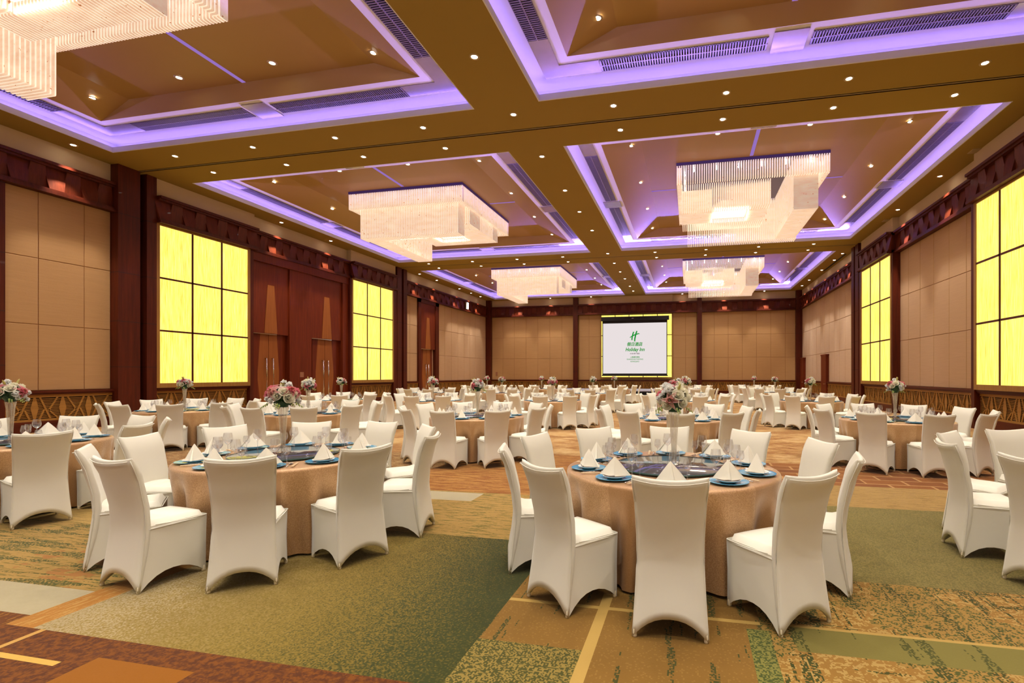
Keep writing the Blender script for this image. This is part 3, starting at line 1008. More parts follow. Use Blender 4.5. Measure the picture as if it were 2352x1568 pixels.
for ci, (x0, x1) in enumerate(TRAYS_X):
    for ri, (y0, y1) in enumerate(TRAYS_Y):
        A = (x0, x1, y0, y1)
        tn = '%s %s coffer' % (ROWN[ri], COLN[ci])
        O = inset(A, -0.26)
        q = MB()
        ring_quads(q, inset(A, 0.004), inset(A, 0.004), ZC - 0.002, ZC + 0.15)                       # lip, room side
        ring_quads(q, inset(A, -0.04), inset(A, -0.04), ZC + 0.03, ZC + 0.15)
        ring_quads(q, inset(A, 0.004), inset(A, -0.04), ZC + 0.15, ZC + 0.15)
        ring_quads(q, inset(A, 0.004), inset(A, -0.02), ZC - 0.002, ZC - 0.002)
        ring_quads(q, inset(A, -0.04), O, ZC + 0.03, ZC + 0.03)   # trough
        ring_quads(q, O, O, ZC + 0.03, ZB)
        Cf = inset(A, 0.90)
        ring_quads(q, O, Cf, ZB, ZB)                              # glowing band
        structure(q, M['cove_white'], ceil_o)
        q = MB()
        I = (Cf[0] + 1.10, Cf[1] - 1.10, Cf[2] + 0.10, Cf[3] - 0.10)
        ring_quads(q, Cf, I, ZB, ZI)
        q.quad((I[0], I[2], ZI), (I[1], I[2], ZI), (I[1], I[3], ZI), (I[0], I[3], ZI))
        structure(q, M['coffer'], ceil_o)
        # LED strip lying in the trough
        q = MB(); a = inset(A, -0.13); h = 0.012; z = ZC + 0.115
        q.box(a[0] - h, a[0] + h, a[2], a[3], z, z + 0.03); q.box(a[1] - h, a[1] + h, a[2], a[3], z, z + 0.03)
        q.box(a[0], a[1], a[2] - h, a[2] + h, z, z + 0.03); q.box(a[0], a[1], a[3] - h, a[3] + h, z, z + 0.03)
        structure(q, M['led'], ceil_o)
        mx, my = (x0 + x1) / 2, (y0 + y1) / 2
        for (lx, ly, rz_, ln) in ((a[0], my, -PI / 2, y1 - y0), (a[1], my, PI / 2, y1 - y0), (mx, a[2], 0.0, x1 - x0), (mx, a[3], PI, x1 - x0)):
            o = bpy.data.objects.new('led_beam', cove_data['y' if ln == y1 - y0 else 'x', ri]); C.objects.link(o)
            o.parent = ceil_o; o.location = (lx, ly, ZC + 0.146)
            o.rotation_euler = (PI / 2 + math.radians(7), 0, rz_)
        # glowing slots across the inner coffer
        mx, my = (x0 + x1) / 2, (y0 + y1) / 2
        z = ZI - 0.006
        for sd_, (a_, b_, c_, d_) in zip(('near', 'far', 'left', 'right'), ((mx - 0.055, mx + 0.055, I[2], my - 2.5), (mx - 0.055, mx + 0.055, my + 2.5, I[3]), (I[0], mx - 2.5, my - 0.04, my + 0.04), (mx + 2.5, I[1], my - 0.04, my + 0.04))):
            q = MB(); q.box(a_, b_, c_, d_, z, z + 0.004)
            tag(q.obj('slot_light', M['slot']), 'thin violet slot light on the %s side of the chandelier, %s' % (sd_, tn), 'slot light', 'violet slot lights')
        # grilles, corner plates and centre plates on the band
        g0, g1, zz = 0.24, 0.66, ZB - 0.002
        CL = 1.55
        for si, (sn) in enumerate(('near', 'far', 'left', 'right')):
            for hi in (0, 1):
                if sn in ('near', 'far'):
                    ya = y0 + g0 if sn == 'near' else y1 - g1
                    xa, xb = (x0 + CL, mx - 0.42) if hi == 0 else (mx + 0.42, x1 - CL)
                    grille(xa, xb, ya, ya + g1 - g0, zz, 'x', 'slatted air grille on the %s edge of the %s, %s half' % (sn, tn, ('left', 'right')[hi]), 'linear grilles around the coffers')
                else:
                    xa = x0 + g0 if sn == 'left' else x1 - g1
                    ya, yb = (y0 + CL, my - 0.42) if hi == 0 else (my + 0.42, y1 - CL)
                    grille(xa, xa + g1 - g0, ya, yb, zz, 'y', 'slatted air grille on the %s edge of the %s, %s half' % (sn, tn, ('near', 'far')[hi]), 'linear grilles around the coffers')
            gm = (g0 + g1) / 2
            if sn == 'near': pc = (mx, y0 + gm)
            elif sn == 'far': pc = (mx, y1 - gm)
            elif sn == 'left': pc = (x0 + gm, my)
            else: pc = (x1 - gm, my)
            cover(pc[0] - 0.33, pc[0] + 0.33, pc[1] - 0.33, pc[1] + 0.33, zz, 'square metal plate midway along the %s edge of the %s' % (sn, tn), 'square grille plates')
        for (sx, nx) in ((0, 'left'), (1, 'right')):
            for (sy, ny) in ((0, 'near'), (1, 'far')):
                q = MB()
                xa, xd = (x0, 1) if sx == 0 else (x1, -1); ya, yd = (y0, 1) if sy == 0 else (y1, -1)
                def P(u_, v_): return (xa + xd * u_, ya + yd * v_)
                pts = [P(g0, g0), P(CL - 0.01, g0), P(CL - 0.01, g1), P(g1, g1), P(g1, CL - 0.01), P(g0, CL - 0.01)]
                vs = [(px, py, zz - 0.014) for px, py in pts] + [(px, py, zz) for px, py in pts]
                q.add(vs, [(0, 1, 2, 3), (0, 3, 4, 5)] + [(i, (i + 1) % 6, 6 + (i + 1) % 6, 6 + i) for i in range(6)])
                tag(q.obj('corner_plate', M['plate_steel']), 'L-shaped metal plate at the %s %s corner of the %s' % (ny, nx, tn), 'ceiling cover plate', 'corner grille plates')

# ------------------------------------------------------------------ downlights
me_ring = MB(); me_ring.lathe([(0.062, 0.0), (0.066, -0.010), (0.100, -0.010), (0.104, 0.0)], 24)
me_ring = me_ring.mesh('downlight_ring', M['tan_trim'], True)
me_lamp = MB(); me_lamp.lathe([(0.001, -0.004), (0.055, -0.006), (0.062, -0.001)], 20)
me_lamp = me_lamp.mesh('downlight_lamp', M['lamp'], True)
spot_data = bpy.data.lights.new('downlight_beam', 'SPOT')
spot_data.energy = SPOT_W; spot_data.color = (1.0, 0.93, 0.82)
spot_data.spot_size = math.radians(105); spot_data.spot_blend = 0.9; spot_data.shadow_soft_size = 0.06
wash_data = bpy.data.lights.new('wall_wash_beam', 'SPOT')
wash_data.energy = SPOT_W * 2.2; wash_data.color = (1.0, 0.90, 0.74)
wash_data.spot_size = math.radians(52); wash_data.spot_blend = 0.6; wash_data.shadow_soft_size = 0.05

near_fill_data = wash_data.copy(); near_fill_data.name = 'near_fill_beam'; near_fill_data.spot_size = math.radians(75); near_fill_data.energy = NEAR_FILL_W; near_fill_data.color = (1.0, 0.97, 0.93)  # fill lamps added behind the lens to brighten the nearest chair backs


def downlight(x, y, z, label, lit=True, wash=False):
    r = empty('downlight', (x, y, z)); tag(r, label, 'downlight', 'recessed ceiling downlights')
    link('trim_ring', me_ring, r); link('lamp', me_lamp, r)
    if lit:
        o = bpy.data.objects.new('beam', near_fill_data if wash == 'near' else (wash_data if wash else spot_data)); C.objects.link(o)
        o.parent = r; o.location = (0, 0, -0.03)


ORD = ['first', 'second', 'third', 'fourth', 'fifth', 'sixth', 'seventh', 'eighth', 'ninth', 'tenth', 'eleventh', 'twelfth', 'thirteenth', 'fourteenth', 'fifteenth']
GX = [-14.83, -12.1, -9.43, -6.8, -1.79, 0.81, 3.38, 5.96]
for bi, (rows, bn) in enumerate((((11.75, 12.95), 'nearer'), ((26.25, 27.45), 'farther'))):
    for j, y in enumerate(rows):
        for i, x in enumerate(GX):
            downlight(x, y, ZC, 'round downlight in the %s cross beam, %s row, %s from the left wall' % (bn, ('front', 'back')[j], ORD[i]), lit=(i + j) % 2 == 0)
for i, y in enumerate((2.3, 4.7, 7.0, 9.35, 11.63, 14.04, 16.8, 19.12, 21.71, 26.03, 28.35, 30.82, 33.12, 35.98, 38.09)):
    downlight(-4.27, y, ZC, 'round downlight in the ceiling strip between coffers, %s from the near end' % ORD[i], lit=i % 2 == 0)
for i, y in enumerate((2.0, 6.5, 10.58, 17.82, 20.77, 28.79, 30.97, 34.38, 36.4, 38.2)):
    downlight(-16.9, y, ZC, 'round downlight close to the left wall, %s from the near end' % ORD[i], wash=True)
for i, y in enumerate((2.0, 6.5, 10.58, 18.15, 21.48, 28.64, 30.18, 32.9, 36.2, 38.4)):
    downlight(7.93, y, ZC, 'round downlight close to the right wall, %s from the near end' % ORD[i], wash=True)
for i, x in enumerate((-14.5, -11.5, -8.0, -0.6, 2.6, 5.6)):
    downlight(x, 40.22, ZC, 'round downlight close to the far wall, %s from the left' % ORD[i], wash=True)
for i in range(12):  # added fill row, bounced off the near wall
    downlight(XL + 1.1 + 2.16 * i, -1.30, ZC, 'added fill downlight over the unseen near wall, %s from the left' % ORD[i], wash='near')
for ci in (0, 1):
    for ri, (y0, y1) in enumerate(TRAYS_Y):
        tn = '%s %s coffer' % (ROWN[ri], COLN[ci])
        gx = GX[4 * ci:4 * ci + 4]
        rows = [y0 + 1.75, y0 + 4.75, y0 + 7.7, y1 - 1.5]
        for j, y in enumerate(rows):
            for i, x in enumerate(gx):
                if j in (1, 2) and i in (1, 2): continue
                z = ZI
                x_edge = min(x - (TRAYS_X[ci][0] + 0.9), (TRAYS_X[ci][1] - 0.9) - x)
                if x_edge < 1.1: z = ZB + (ZI - ZB) * x_edge / 1.1
                downlight(x, y, z - 0.004, 'round downlight in the %s, %s row, %s from the left' % (tn, ORD[j], ORD[i]))
q = MB(); q.lathe([(0.001, -0.012), (0.16, -0.012), (0.17, 0.0)], 28)
tag(q.obj('ceiling_speaker', M['coffer'], None, (-13.1, 15.9, ZI)), 'round flat ceiling speaker in the middle left coffer near its near edge', 'speaker')
# dark linear slot and small vents in the ceiling
q = MB(); q.box(-0.05, 0.05, -2.2, 2.2, -0.012, 0)
tag(q.obj('ceiling_vent', M['black'], None, (8.12, 31.0, ZC)), 'long black slot vent in the ceiling beside the far right wall', 'vent')
for i, (x, y, ln) in enumerate(((8.05, 16.3, 'before'), (8.05, 22.9, 'above'))):
    q = MB(); q.box(-0.16, 0.16, -0.16, 0.16, -0.012, 0)
    for k in range(5): q.box(-0.13, 0.13, -0.13 + k * 0.055, -0.10 + k * 0.055, -0.018, -0.01)
    tag(q.obj('ceiling_vent', M['tan_trim'], None, (x, y, ZC)), 'small square tan vent in the ceiling %s the farther right backlit panel' % ln, 'vent')
q = MB(); q.box(-0.6, 0.6, -0.35, 0.35, -0.012, 0); q.box(-0.55, 0.55, -0.3, 0.3, -0.016, -0.01, 1)
tag(q.obj('ceiling_hatch', [M['tan_trim'], M['plaster']], None, (-4.26, 33.9, ZC)), 'rectangular access hatch in the ceiling strip between the farthest coffers', 'hatch')


# ------------------------------------------------------------------ chandeliers
def fin(q, x, y0, y1, z0, z1, t=0.026, r=0.02):
    """one thin upright onyx sheet, its lower corners cut round"""
    pts = [(y0, z1), (y0, z0 + r), (y0 + r * 0.3, z0 + r * 0.3), (y0 + r, z0), (y1 - r, z0), (y1 - r * 0.3, z0 + r * 0.3), (y1, z0 + r), (y1, z1)] if y1 - y0 > 2.2 * r else [(y0, z1), (y0, z0), (y1, z0), (y1, z1)]
    n = len(pts)
    vs = [(x - t / 2, y, z) for y, z in pts] + [(x + t / 2, y, z) for y, z in pts]
    q.add(vs, [tuple(range(n)), tuple(reversed(range(n, 2 * n)))])
    q.add(vs, [(i, (i + 1) % n, n + (i + 1) % n, n + i) for i in range(n)], 1)


def finy(q, y, x0, x1, z0, z1, t=0.026, r=0.02):
    """the same sheet standing across the other way"""
    w_ = MB(); fin(w_, 0, x0, x1, z0, z1, t, r)
    for f_, m_ in zip(w_.f, w_.m): q.add([(w_.v[i].y, y + w_.v[i].x, w_.v[i].z) for i in f_], [tuple(range(len(f_)))], m_)


def frange(a, b_, s):
    n = max(1, int(round((b_ - a) / s)))
    return [a + (b_ - a) * i / n for i in range(n + 1)]


ch_meshes = {}
zt = -0.10            # underside of canopy, relative to inner ceiling
q = MB(); q.box(-2.43, 2.43, -2.43, 2.43, -0.10, 0.0)
ch_meshes['canopy'] = q.mesh('canopy', M['canopy'])
q = MB()
for x in frange(-2.40, 2.40, 0.075):
    fin(q, x, -2.42, -2.26, -0.70, zt); fin(q, x, 2.26, 2.42, -0.70, zt)
for y in frange(-2.23, 2.23, 0.075):
    finy(q, y, -2.42, -2.26, -0.70, zt); finy(q, y, 2.26, 2.42, -0.70, zt)
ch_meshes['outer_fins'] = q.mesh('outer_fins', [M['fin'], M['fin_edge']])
q = MB()
for x in frange(-2.15, 2.05, 0.075):
    fin(q, x, -2.05, -1.50, -1.76, zt)
for y in frange(-1.45, 2.15, 0.075):
    finy(q, y, -2.12, -1.36, -1.76, zt)
ch_meshes['deep_fins'] = q.mesh('deep_fins', [M['fin'], M['fin_edge']])
q = MB()
for x in frange(-0.75, 2.25, 0.075):
    fin(q, x, -1.45, -0.47, -1.26, zt - 0.3); fin(q, x, 0.87, 1.45, -1.26, zt - 0.3)
for y in frange(-0.42, 0.82, 0.075):
    finy(q, y, -0.77, -0.11, -1.26, zt - 0.3); finy(q, y, 1.16, 2.27, -1.26, zt - 0.3)
ch_meshes['inner_fins'] = q.mesh('inner_fins', [M['fin'], M['fin_edge']])
q = MB(); q.box(-0.08, 1.13, -0.44, 0.84, -1.10, -1.07)
ch_meshes['diffuser'] = q.mesh('diffuser', M['diffuser'])
q = MB(); q.lathe([(0.004, -0.26), (0.022, -0.24), (0.026, -0.20), (0.016, -0.16), (0.02, -0.12), (0.02, -0.10)], 8)
ch_meshes['bulb'] = q.mesh('bulb', M['bulb'], True)
CHL = {(0, 0): 'tiered onyx-strip chandelier nearest the camera, cropped by the top left corner', (1, 0): 'tiered onyx-strip chandelier in the nearest right coffer, above the frame',
       (0, 1): 'large tiered onyx-strip chandelier in the middle left coffer', (1, 1): 'large tiered onyx-strip chandelier in the middle right coffer',
       (0, 2): 'small-looking onyx-strip chandelier in the farthest left coffer', (1, 2): 'small-looking onyx-strip chandelier in the farthest right coffer'}
area_data = bpy.data.lights.new('chandelier_glow', 'AREA')
area_data.shape = 'RECTANGLE'; area_data.size = 1.15; area_data.size_y = 1.22
area_data.energy = CHAND_W; area_data.color = (1.0, 0.88, 0.70)
for (ci, ri), lab in CHL.items():
    x0, x1 = TRAYS_X[ci]; y0, y1 = TRAYS_Y[ri]
    r = empty('chandelier', ((x0 + x1) / 2, (y0 + y1) / 2, ZI), PI if ci else 0.0)
    tag(r, lab, 'chandelier', 'onyx-strip chandeliers')
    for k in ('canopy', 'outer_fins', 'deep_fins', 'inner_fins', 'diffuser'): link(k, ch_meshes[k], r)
    for t in frange(-1.85, 1.85, 0.74):
        for (bx, by) in ((t, -2.12), (t, 2.2), (2.16, t), (-2.2, t)):
            link('bulb', ch_meshes['bulb'], r, (bx, by, 0))
    o = bpy.data.objects.new('glow', area_data); C.objects.link(o)
    o.parent = r; o.location = (0.525, 0.2, -1.115)

# ------------------------------------------------------------------ chair
def interp(tab, z):
    if z <= tab[0][0]: return tab[0][1]
    for (a, va), (b_, vb) in zip(tab, tab[1:]):
        if z <= b_:
            t = (z - a) / (b_ - a); t = t * t * (3 - 2 * t) * 0.5 + t * 0.5
            return va + (vb - va) * t
    return tab[-1][1]


HW_B = [(0, .224), (.12, .214), (.28, .204), (.46, .198), (.62, .199), (.80, .208), (.98, .224)]
Y_B = [(0, -.258), (.12, -.243), (.28, -.222), (.45, -.204), (.60, -.212), (.80, -.252), (.98, -.316)]
HW_F = [(0, .214), (.25, .208), (.45, .214)]
Y_F = [(0, .214), (.25, .220), (.45, .222)]
SEAT_Z = 0.455


def chair_parts():
    parts = {}
    # backrest: one stretched slab from top rail to the floor behind
    q = MB(); nu = 12; th = 0.058
    ring = []
    for i in range(nu + 1): ring.append((-1 + 2 * i / nu, 0))
    zs = [0.0, 0.06, 0.14, 0.22, 0.31, 0.40, 0.46, 0.52, 0.60, 0.68, 0.76, 0.84, 0.90, 0.945, 0.965, 0.975]
    rows = []
    for k, v in enumerate(zs):
        row_b, row_f = [], []
        for i in range(nu + 1):
            t = -1 + 2 * i / nu
            t = math.copysign(1 - (1 - abs(t)) ** 1.25, t)
            arch = 0.125 * max(0.0, 1 - abs(t) ** 2.3)
            if v <= 0.46: z = arch * (1 - v / 0.46) + v + 0.004 * (1 - v / 0.46)
            else: z = v - 0.022 * (1 - t * t) * ((v - 0.46) / 0.52) ** 2
            hw = interp(HW_B, v)
            bow = 0.030 * (1 - t * t) * min(1, max(0.15, (v - 0.2) / 0.5))
            yb = interp(Y_B, v) - bow
            tk = th if v > 0.3 else th * (0.55 + 0.45 * v / 0.3)
            if v > 0.93: tk *= (0.975 - v) / 0.045 * 0.6 + 0.4
            sh = (1 - tk / th) * 0.5 * th if v > 0.93 else 0
            xr = hw * t
            ins = 0.010 if abs(t) > 0.99 else 0.0
            row_b.append((xr, yb + sh + ins, z)); row_f.append((xr * (0.985), yb + sh + tk - ins, z))
        rows.append(row_b + list(reversed(row_f)))
    n = len(rows[0]); vs = [p for r in rows for p in r]; fs = []
    for j in range(len(rows) - 1):
        for i in range(n):
            i2 = (i + 1) % n
            fs.append((j * n + i, j * n + i2, (j + 1) * n + i2, (j + 1) * n + i))
    b0 = (len(rows) - 1) * n
    for i in range(nu):
        fs.append((b0 + i, b0 + i + 1, b0 + n - 2 - i, b0 + n - 1 - i))
        fs.append((i, n - 1 - i, n - 2 - i, i + 1))
    q.add(vs, fs)
    parts['backrest'] = q.mesh('backrest', M['chair'], True)
    # skirt: stretched sides and front with arched hems
    q = MB(); rows = []
    ns, nf = 8, 10
    for v in (0.0, 0.10, 0.22, 0.36, 0.52, 0.70, 0.86, 1.0):
        row = []

        def z_at(t, A): return 0.004 + (A * max(0, 1 - abs(2 * t - 1) ** 2.2)) * (1 - v) + v * (SEAT_Z - 0.004)
        zc = v * SEAT_Z
        xb, yb, xf, yf = interp(HW_B, zc) - 0.006, interp(Y_B, zc) + 0.02, interp(HW_F, zc), interp(Y_F, zc)
        for i in range(ns + 1):                                   # left side, back to front
            t = i / ns; ins = 0.012 * math.sin(PI * t) * (1 - 0.5 * v)
            row.append((-(xb + (xf - xb) * t) + ins, yb + (yf - yb) * t, z_at(t, 0.105)))
        for i in range(1, nf):                                   # front
            t = i / nf; ins = 0.012 * math.sin(PI * t)
            row.append((-xf + 2 * xf * t, yf - ins * 0.6, z_at(t, 0.11)))
        for i in range(ns + 1):
            t = 1 - i / ns; ins = 0.012 * math.sin(PI * t) * (1 - 0.5 * v)
            row.append(((xb + (xf - xb) * t) - ins, yb + (yf - yb) * t, z_at(t, 0.105)))
        rows.append(row)
    n = len(rows[0])
    q.add([p for r in rows for p in r], [(j * n + i, j * n + i + 1, (j + 1) * n + i + 1, (j + 1) * n + i) for j in range(len(rows) - 1) for i in range(n - 1)])
    me = q.mesh('skirt', M['chair'], True); parts['skirt'] = me
    # seat: padded cushion top
    q = MB(); nu, nv = 12, 12

    def seat(u_, v_):
        a, b_ = 2 * u_ - 1, 2 * v_ - 1
        y0, y1 = -0.190, 0.224
        ex = 1 - max(0, (abs(a) - 0.80) / 0.20) ** 2.2; ey = 1 - max(0, (b_ - 0.80) / 0.20) ** 2.2 if b_ > 0 else 1
        z = 0.448 + 0.040 * min(ex, ey) ** 0.5 + 0.012 * (1 - a * a) * (1 - b_ * b_)
        if b_ < -0.5: z += 0.035 * ((-b_ - 0.5) / 0.5) ** 2 * ex ** 0.5
        if abs(a) > 0.99 or b_ > 0.99: z -= 0.014
        hw = 0.196 + (0.211 - 0.196) * v_
        rc = max(0.0, b_ - 0.82) / 0.18
        hw *= 1 - 0.07 * rc * rc
        yy = y0 + (y1 - y0) * v_ - 0.012 * max(0.0, abs(a) - 0.75) / 0.25 * (1 if b_ > 0.9 else 0)
        return (hw * a, yy, z)
    q.grid(seat, nu, nv)
    parts['seat'] = q.mesh('seat', M['chair'], True)
    # piping round the seat edge
    q = MB()
    q.tube([(-0.204, -0.13, 0.462), (-0.209, 0.0, 0.452), (-0.214, 0.12, 0.449), (-0.217, 0.215, 0.450), (-0.205, 0.227, 0.450), (0, 0.229, 0.450), (0.205, 0.227, 0.450), (0.217, 0.215, 0.450), (0.214, 0.12, 0.449), (0.209, 0, 0.452), (0.204, -0.13, 0.462)], 0.0035, 5)
    for sg in (-1, 1):        # seams down both edges of the back panel and a rolled edge across its top
        q.tube([(sg * (interp(HW_B, v) + 0.001), interp(Y_B, v) + 0.012, v) for v in (0.02, 0.1, 0.2, 0.3, 0.4, 0.5, 0.6, 0.7, 0.8, 0.9, 0.955)], 0.0032, 5)
    q.tube([(0.214 * t, -0.313 - 0.028 * (1 - t * t), 0.952 - 0.020 * (1 - t * t)) for t in (-1, -0.75, -0.5, -0.25, 0, 0.25, 0.5, 0.75, 1)], 0.0032, 5)
    parts['piping'] = q.mesh('piping', M['chair'], True)
    # foot pocket: doubled fabric cup at a hem corner
    q = MB()
    q.lathe([(0.0125, 0.0), (0.0135, 0.012), (0.0135, 0.03), (0.010, 0.048), (0.004, 0.056)], 10, cap0=True, cap1=True)
    parts['foot_pocket'] = q.mesh('foot_pocket', M['chair_pocket'], True)
    return parts


CP = chair_parts()
FEET = [(-0.208, -0.240), (0.208, -0.240), (-0.203, 0.203), (0.203, 0.203)]


def make_chair():
    r = empty('banquet_chair', (0, 0, 0))
    tag(r, 'x', 'chair', 'cream covered banquet chairs')
    for k in ('backrest', 'skirt', 'seat', 'piping'): link(k, CP[k], r)
    for x, y in FEET: link('foot_pocket', CP['foot_pocket'], r, (x, y, 0))
    return r


# far chairs: the same shapes in one mesh
def joined(name, items, mats):
    me = bpy.data.meshes.new(name); bm = bmesh.new()
    for src, T in items:
        b2 = bmesh.new(); b2.from_mesh(src)
        # remap material index
        mi = {i: mats.index(m) for i, m in enumerate(src.materials)}
        for f in b2.faces: f.material_index = mi[f.material_index]
        b2.transform(T)
        tmp = bpy.data.meshes.new('tmp'); b2.to_mesh(tmp); b2.free()
        bm.from_mesh(tmp); bpy.data.meshes.remove(tmp)
    bm.to_mesh(me); bm.free()
    for m in mats: me.materials.append(m)
    return me


I4 = Matrix.Identity(4)
chair_far_me = joined('banquet_chair', [(CP['backrest'], I4), (CP['skirt'], I4), (CP['seat'], I4)], [M['chair']])

# ------------------------------------------------------------------ table things
ROOMV = random.Random(7)
TR = 0.90; TZ = 0.765


def cloth_mesh(seed):
    rnd = random.Random(seed)
    n = 160
    ph = [rnd.uniform(0, 2 * PI) for _ in range(5)]
    prof = [(0.0, TZ), (0.3, TZ), (0.6, TZ), (0.84, TZ), (0.875, TZ - 0.002), (0.892, TZ - 0.010), (0.898, TZ - 0.03), (0.896, TZ - 0.12), (0.892, 0.55), (0.888, 0.4), (0.885, 0.25), (0.885, 0.12), (0.888, 0.015)]
    vs, fs = [(0, 0, TZ)], []
    for k, (r, z) in enumerate(prof[1:]):
        d = max(0.0, (TZ - 0.03 - z) / TZ)
        for i in range(n):
            a = 2 * PI * i / n
            fold = math.sin(13 * a + ph[0] + 1.2 * math.sin(2 * a + ph[1])) * 0.55 + math.sin(23 * a + ph[2] + math.sin(3 * a)) * 0.45 + math.sin(5 * a + ph[3]) * 0.25
            fold = max(-1.1, min(0.55, fold))
            rr = r + 0.075 * min(1, d * 1.8) * (fold - 0.55)
            zz = z + (0.012 * abs(math.sin(3 * a + ph[4])) if k == len(prof) - 2 else 0)
            vs.append((rr * math.cos(a), rr * math.sin(a), zz))
    for i in range(n): fs.append((0, 1 + i, 1 + (i + 1) % n))
    for k in range(len(prof) - 2):
        for i in range(n):
            fs.append((1 + k * n + i, 1 + (k + 1) * n + i, 1 + (k + 1) * n + (i + 1) % n, 1 + k * n + (i + 1) % n))
    q = MB(); q.add(vs, fs)
    return q.mesh('tablecloth', M['cloth'], True)


CLOTHS = [cloth_mesh(i) for i in range(4)]
q = MB(); q.lathe([(0.001, 0.022), (0.478, 0.022), (0.484, 0.019), (0.484, 0.012), (0.478, 0.010), (0.2, 0.010)], 64)
me_sus_top = q.mesh('turntable_glass', M['susan_glass'], True); smooth_angle(me_sus_top, 30)
q = MB(); q.lathe([(0.479, 0.0225), (0.487, 0.0205), (0.487, 0.0115), (0.479, 0.0095)], 64)
me_sus_edge = q.mesh('glass_rim', M['susan_edge'], True)
q = MB(); q.lathe([(0.15, 0.0), (0.15, 0.0105)], 24, cap0=True, cap1=True)
me_sus_base = q.mesh('turntable_base', M['black'], False)

q = MB(); q.lathe([(0.001, 0.004), (0.075, 0.003), (0.085, 0.003), (0.125, 0.010), (0.148, 0.016), (0.150, 0.018), (0.147, 0.019), (0.124, 0.014), (0.088, 0.008), (0.001, 0.008)], 36)
me_charger = q.mesh('charger_plate', M['charger'], True)
q = MB(); q.lathe([(0.045, 0.0), (0.05, 0.001), (0.078, 0.010), (0.092, 0.020), (0.093, 0.022), (0.089, 0.022), (0.074, 0.013), (0.045, 0.006), (0.001, 0.005)], 32)
me_plate = q.mesh('side_plate', M['porcelain'], True)


def napkin_mesh(seed):
    """standing folded napkin: a tent of doubled cloth with an open fold on one side"""
    rnd = random.Random(seed)
    q = MB(); h = 0.142; hw = 0.118

    def front(u_, v_):
        a = 2 * u_ - 1
        x = hw * a * (1 - v_) ** 0.94
        y = -0.070 * (1 - v_) ** 0.9 * (1 - abs(a)) ** 1.15
        z = h * v_ + 0.004 * (1 - v_) * (1 + math.sin(7 * a + seed)) * (1 - abs(a))
        return (x, y, z)

    def back(u_, v_):
        a = 2 * u_ - 1
        return (hw * a * (1 - v_) ** 0.94, 0.085 * (1 - v_) ** 0.95 * (1 - abs(a)), h * v_)
    q.grid(front, 14, 8); q.grid(back, 10, 8)

    def layer(u_, v_):        # doubled fold lying along the right-hand face
        a = 0.10 + 0.93 * u_
        return (hw * a * (1 - v_) ** 0.94, -0.070 * (1 - v_) ** 0.9 * max(0.0, 1 - a) ** 1.15 - 0.007 * (1 - v_ * 0.8) * (1 - 0.3 * u_), h * 0.985 * v_ + 0.001)
    q.grid(layer, 8, 8)

    def layer2(u_, v_):       # the open end of the fold
        return (hw * (1.03 + 0.0 * u_) * (1 - v_) ** 0.94, -0.005 * (1 - v_ * 0.8) + 0.016 * u_ * (1 - v_), h * 0.985 * v_ + 0.001)
    q.grid(layer2, 2, 8)
    return q.mesh('napkin', M['napkin'], True)


NAPKINS = [napkin_mesh(i) for i in range(2)]


def glass_prof(h, rb, foot, stem, bz):
    """wine glass: foot, stem, bowl"""
    return [(0.001, 0.004), (foot * 0.6, 0.003), (foot, 0.001), (foot, 0.003), (foot * 0.5, 0.007), (stem * 1.6, 0.014), (stem, 0.03), (stem, bz - 0.012), (stem * 1.8, bz), (rb * 0.62, bz + (h - bz) * 0.12), (rb * 0.93, bz + (h - bz) * 0.30), (rb, bz + (h - bz) * 0.46), (rb * 0.92, bz + (h - bz) * 0.72), (rb * 0.78, h)]


q = MB(); q.lathe(glass_prof(0.225, 0.043, 0.036, 0.0042, 0.110), 22); me_wine = q.mesh('wine_glass', M['glass'], True)
q = MB(); q.lathe(glass_prof(0.165, 0.033, 0.030, 0.0038, 0.080), 20); me_small = q.mesh('small_goblet', M['glass'], True)
q = MB(); q.lathe([(0.001, 0.003), (0.012, 0.002), (0.013, 0.004), (0.004, 0.008), (0.003, 0.022), (0.012, 0.030), (0.022, 0.042), (0.024, 0.05), (0.022, 0.05), (0.01, 0.036), (0.001, 0.034)], 14)
me_rest = q.mesh('cutlery_rest', M['silver'], True)
q = MB()
q.tube([(-0.006, -0.11, 0.012), (-0.004, 0.12, 0.007)], [0.0042, 0.0030], 6); q.tube([(0.006, -0.11, 0.012), (0.005, 0.12, 0.007)], [0.0042, 0.0030], 6)
me_chop = q.mesh('chopsticks', M['chopstick'], False)
q = MB()
q.tube([(0, -0.10, 0.006), (0, -0.02, 0.010), (0, 0.05, 0.008)], [0.005, 0.003, 0.003], 6)
q.lathe([(0.001, 0.0), (0.4, 0.06), (0.8, 0.25), (1.0, 0.5)], 14, T=Matrix.Translation((0, 0.075, 0.003)) @ Matrix.Diagonal((0.020, 0.030, 0.014, 1)))
me_spoon = q.mesh('spoon', M['silver'], True)

q = MB(); q.lathe([(0.001, 0.006), (0.045, 0.005), (0.055, 0.0), (0.055, 0.004), (0.03, 0.010), (0.020, 0.018), (0.021, 0.05), (0.024, 0.15), (0.030, 0.26), (0.039, 0.37), (0.052, 0.455)], 28)
me_vase = q.mesh('glass_vase', M['vase_glass'], True)


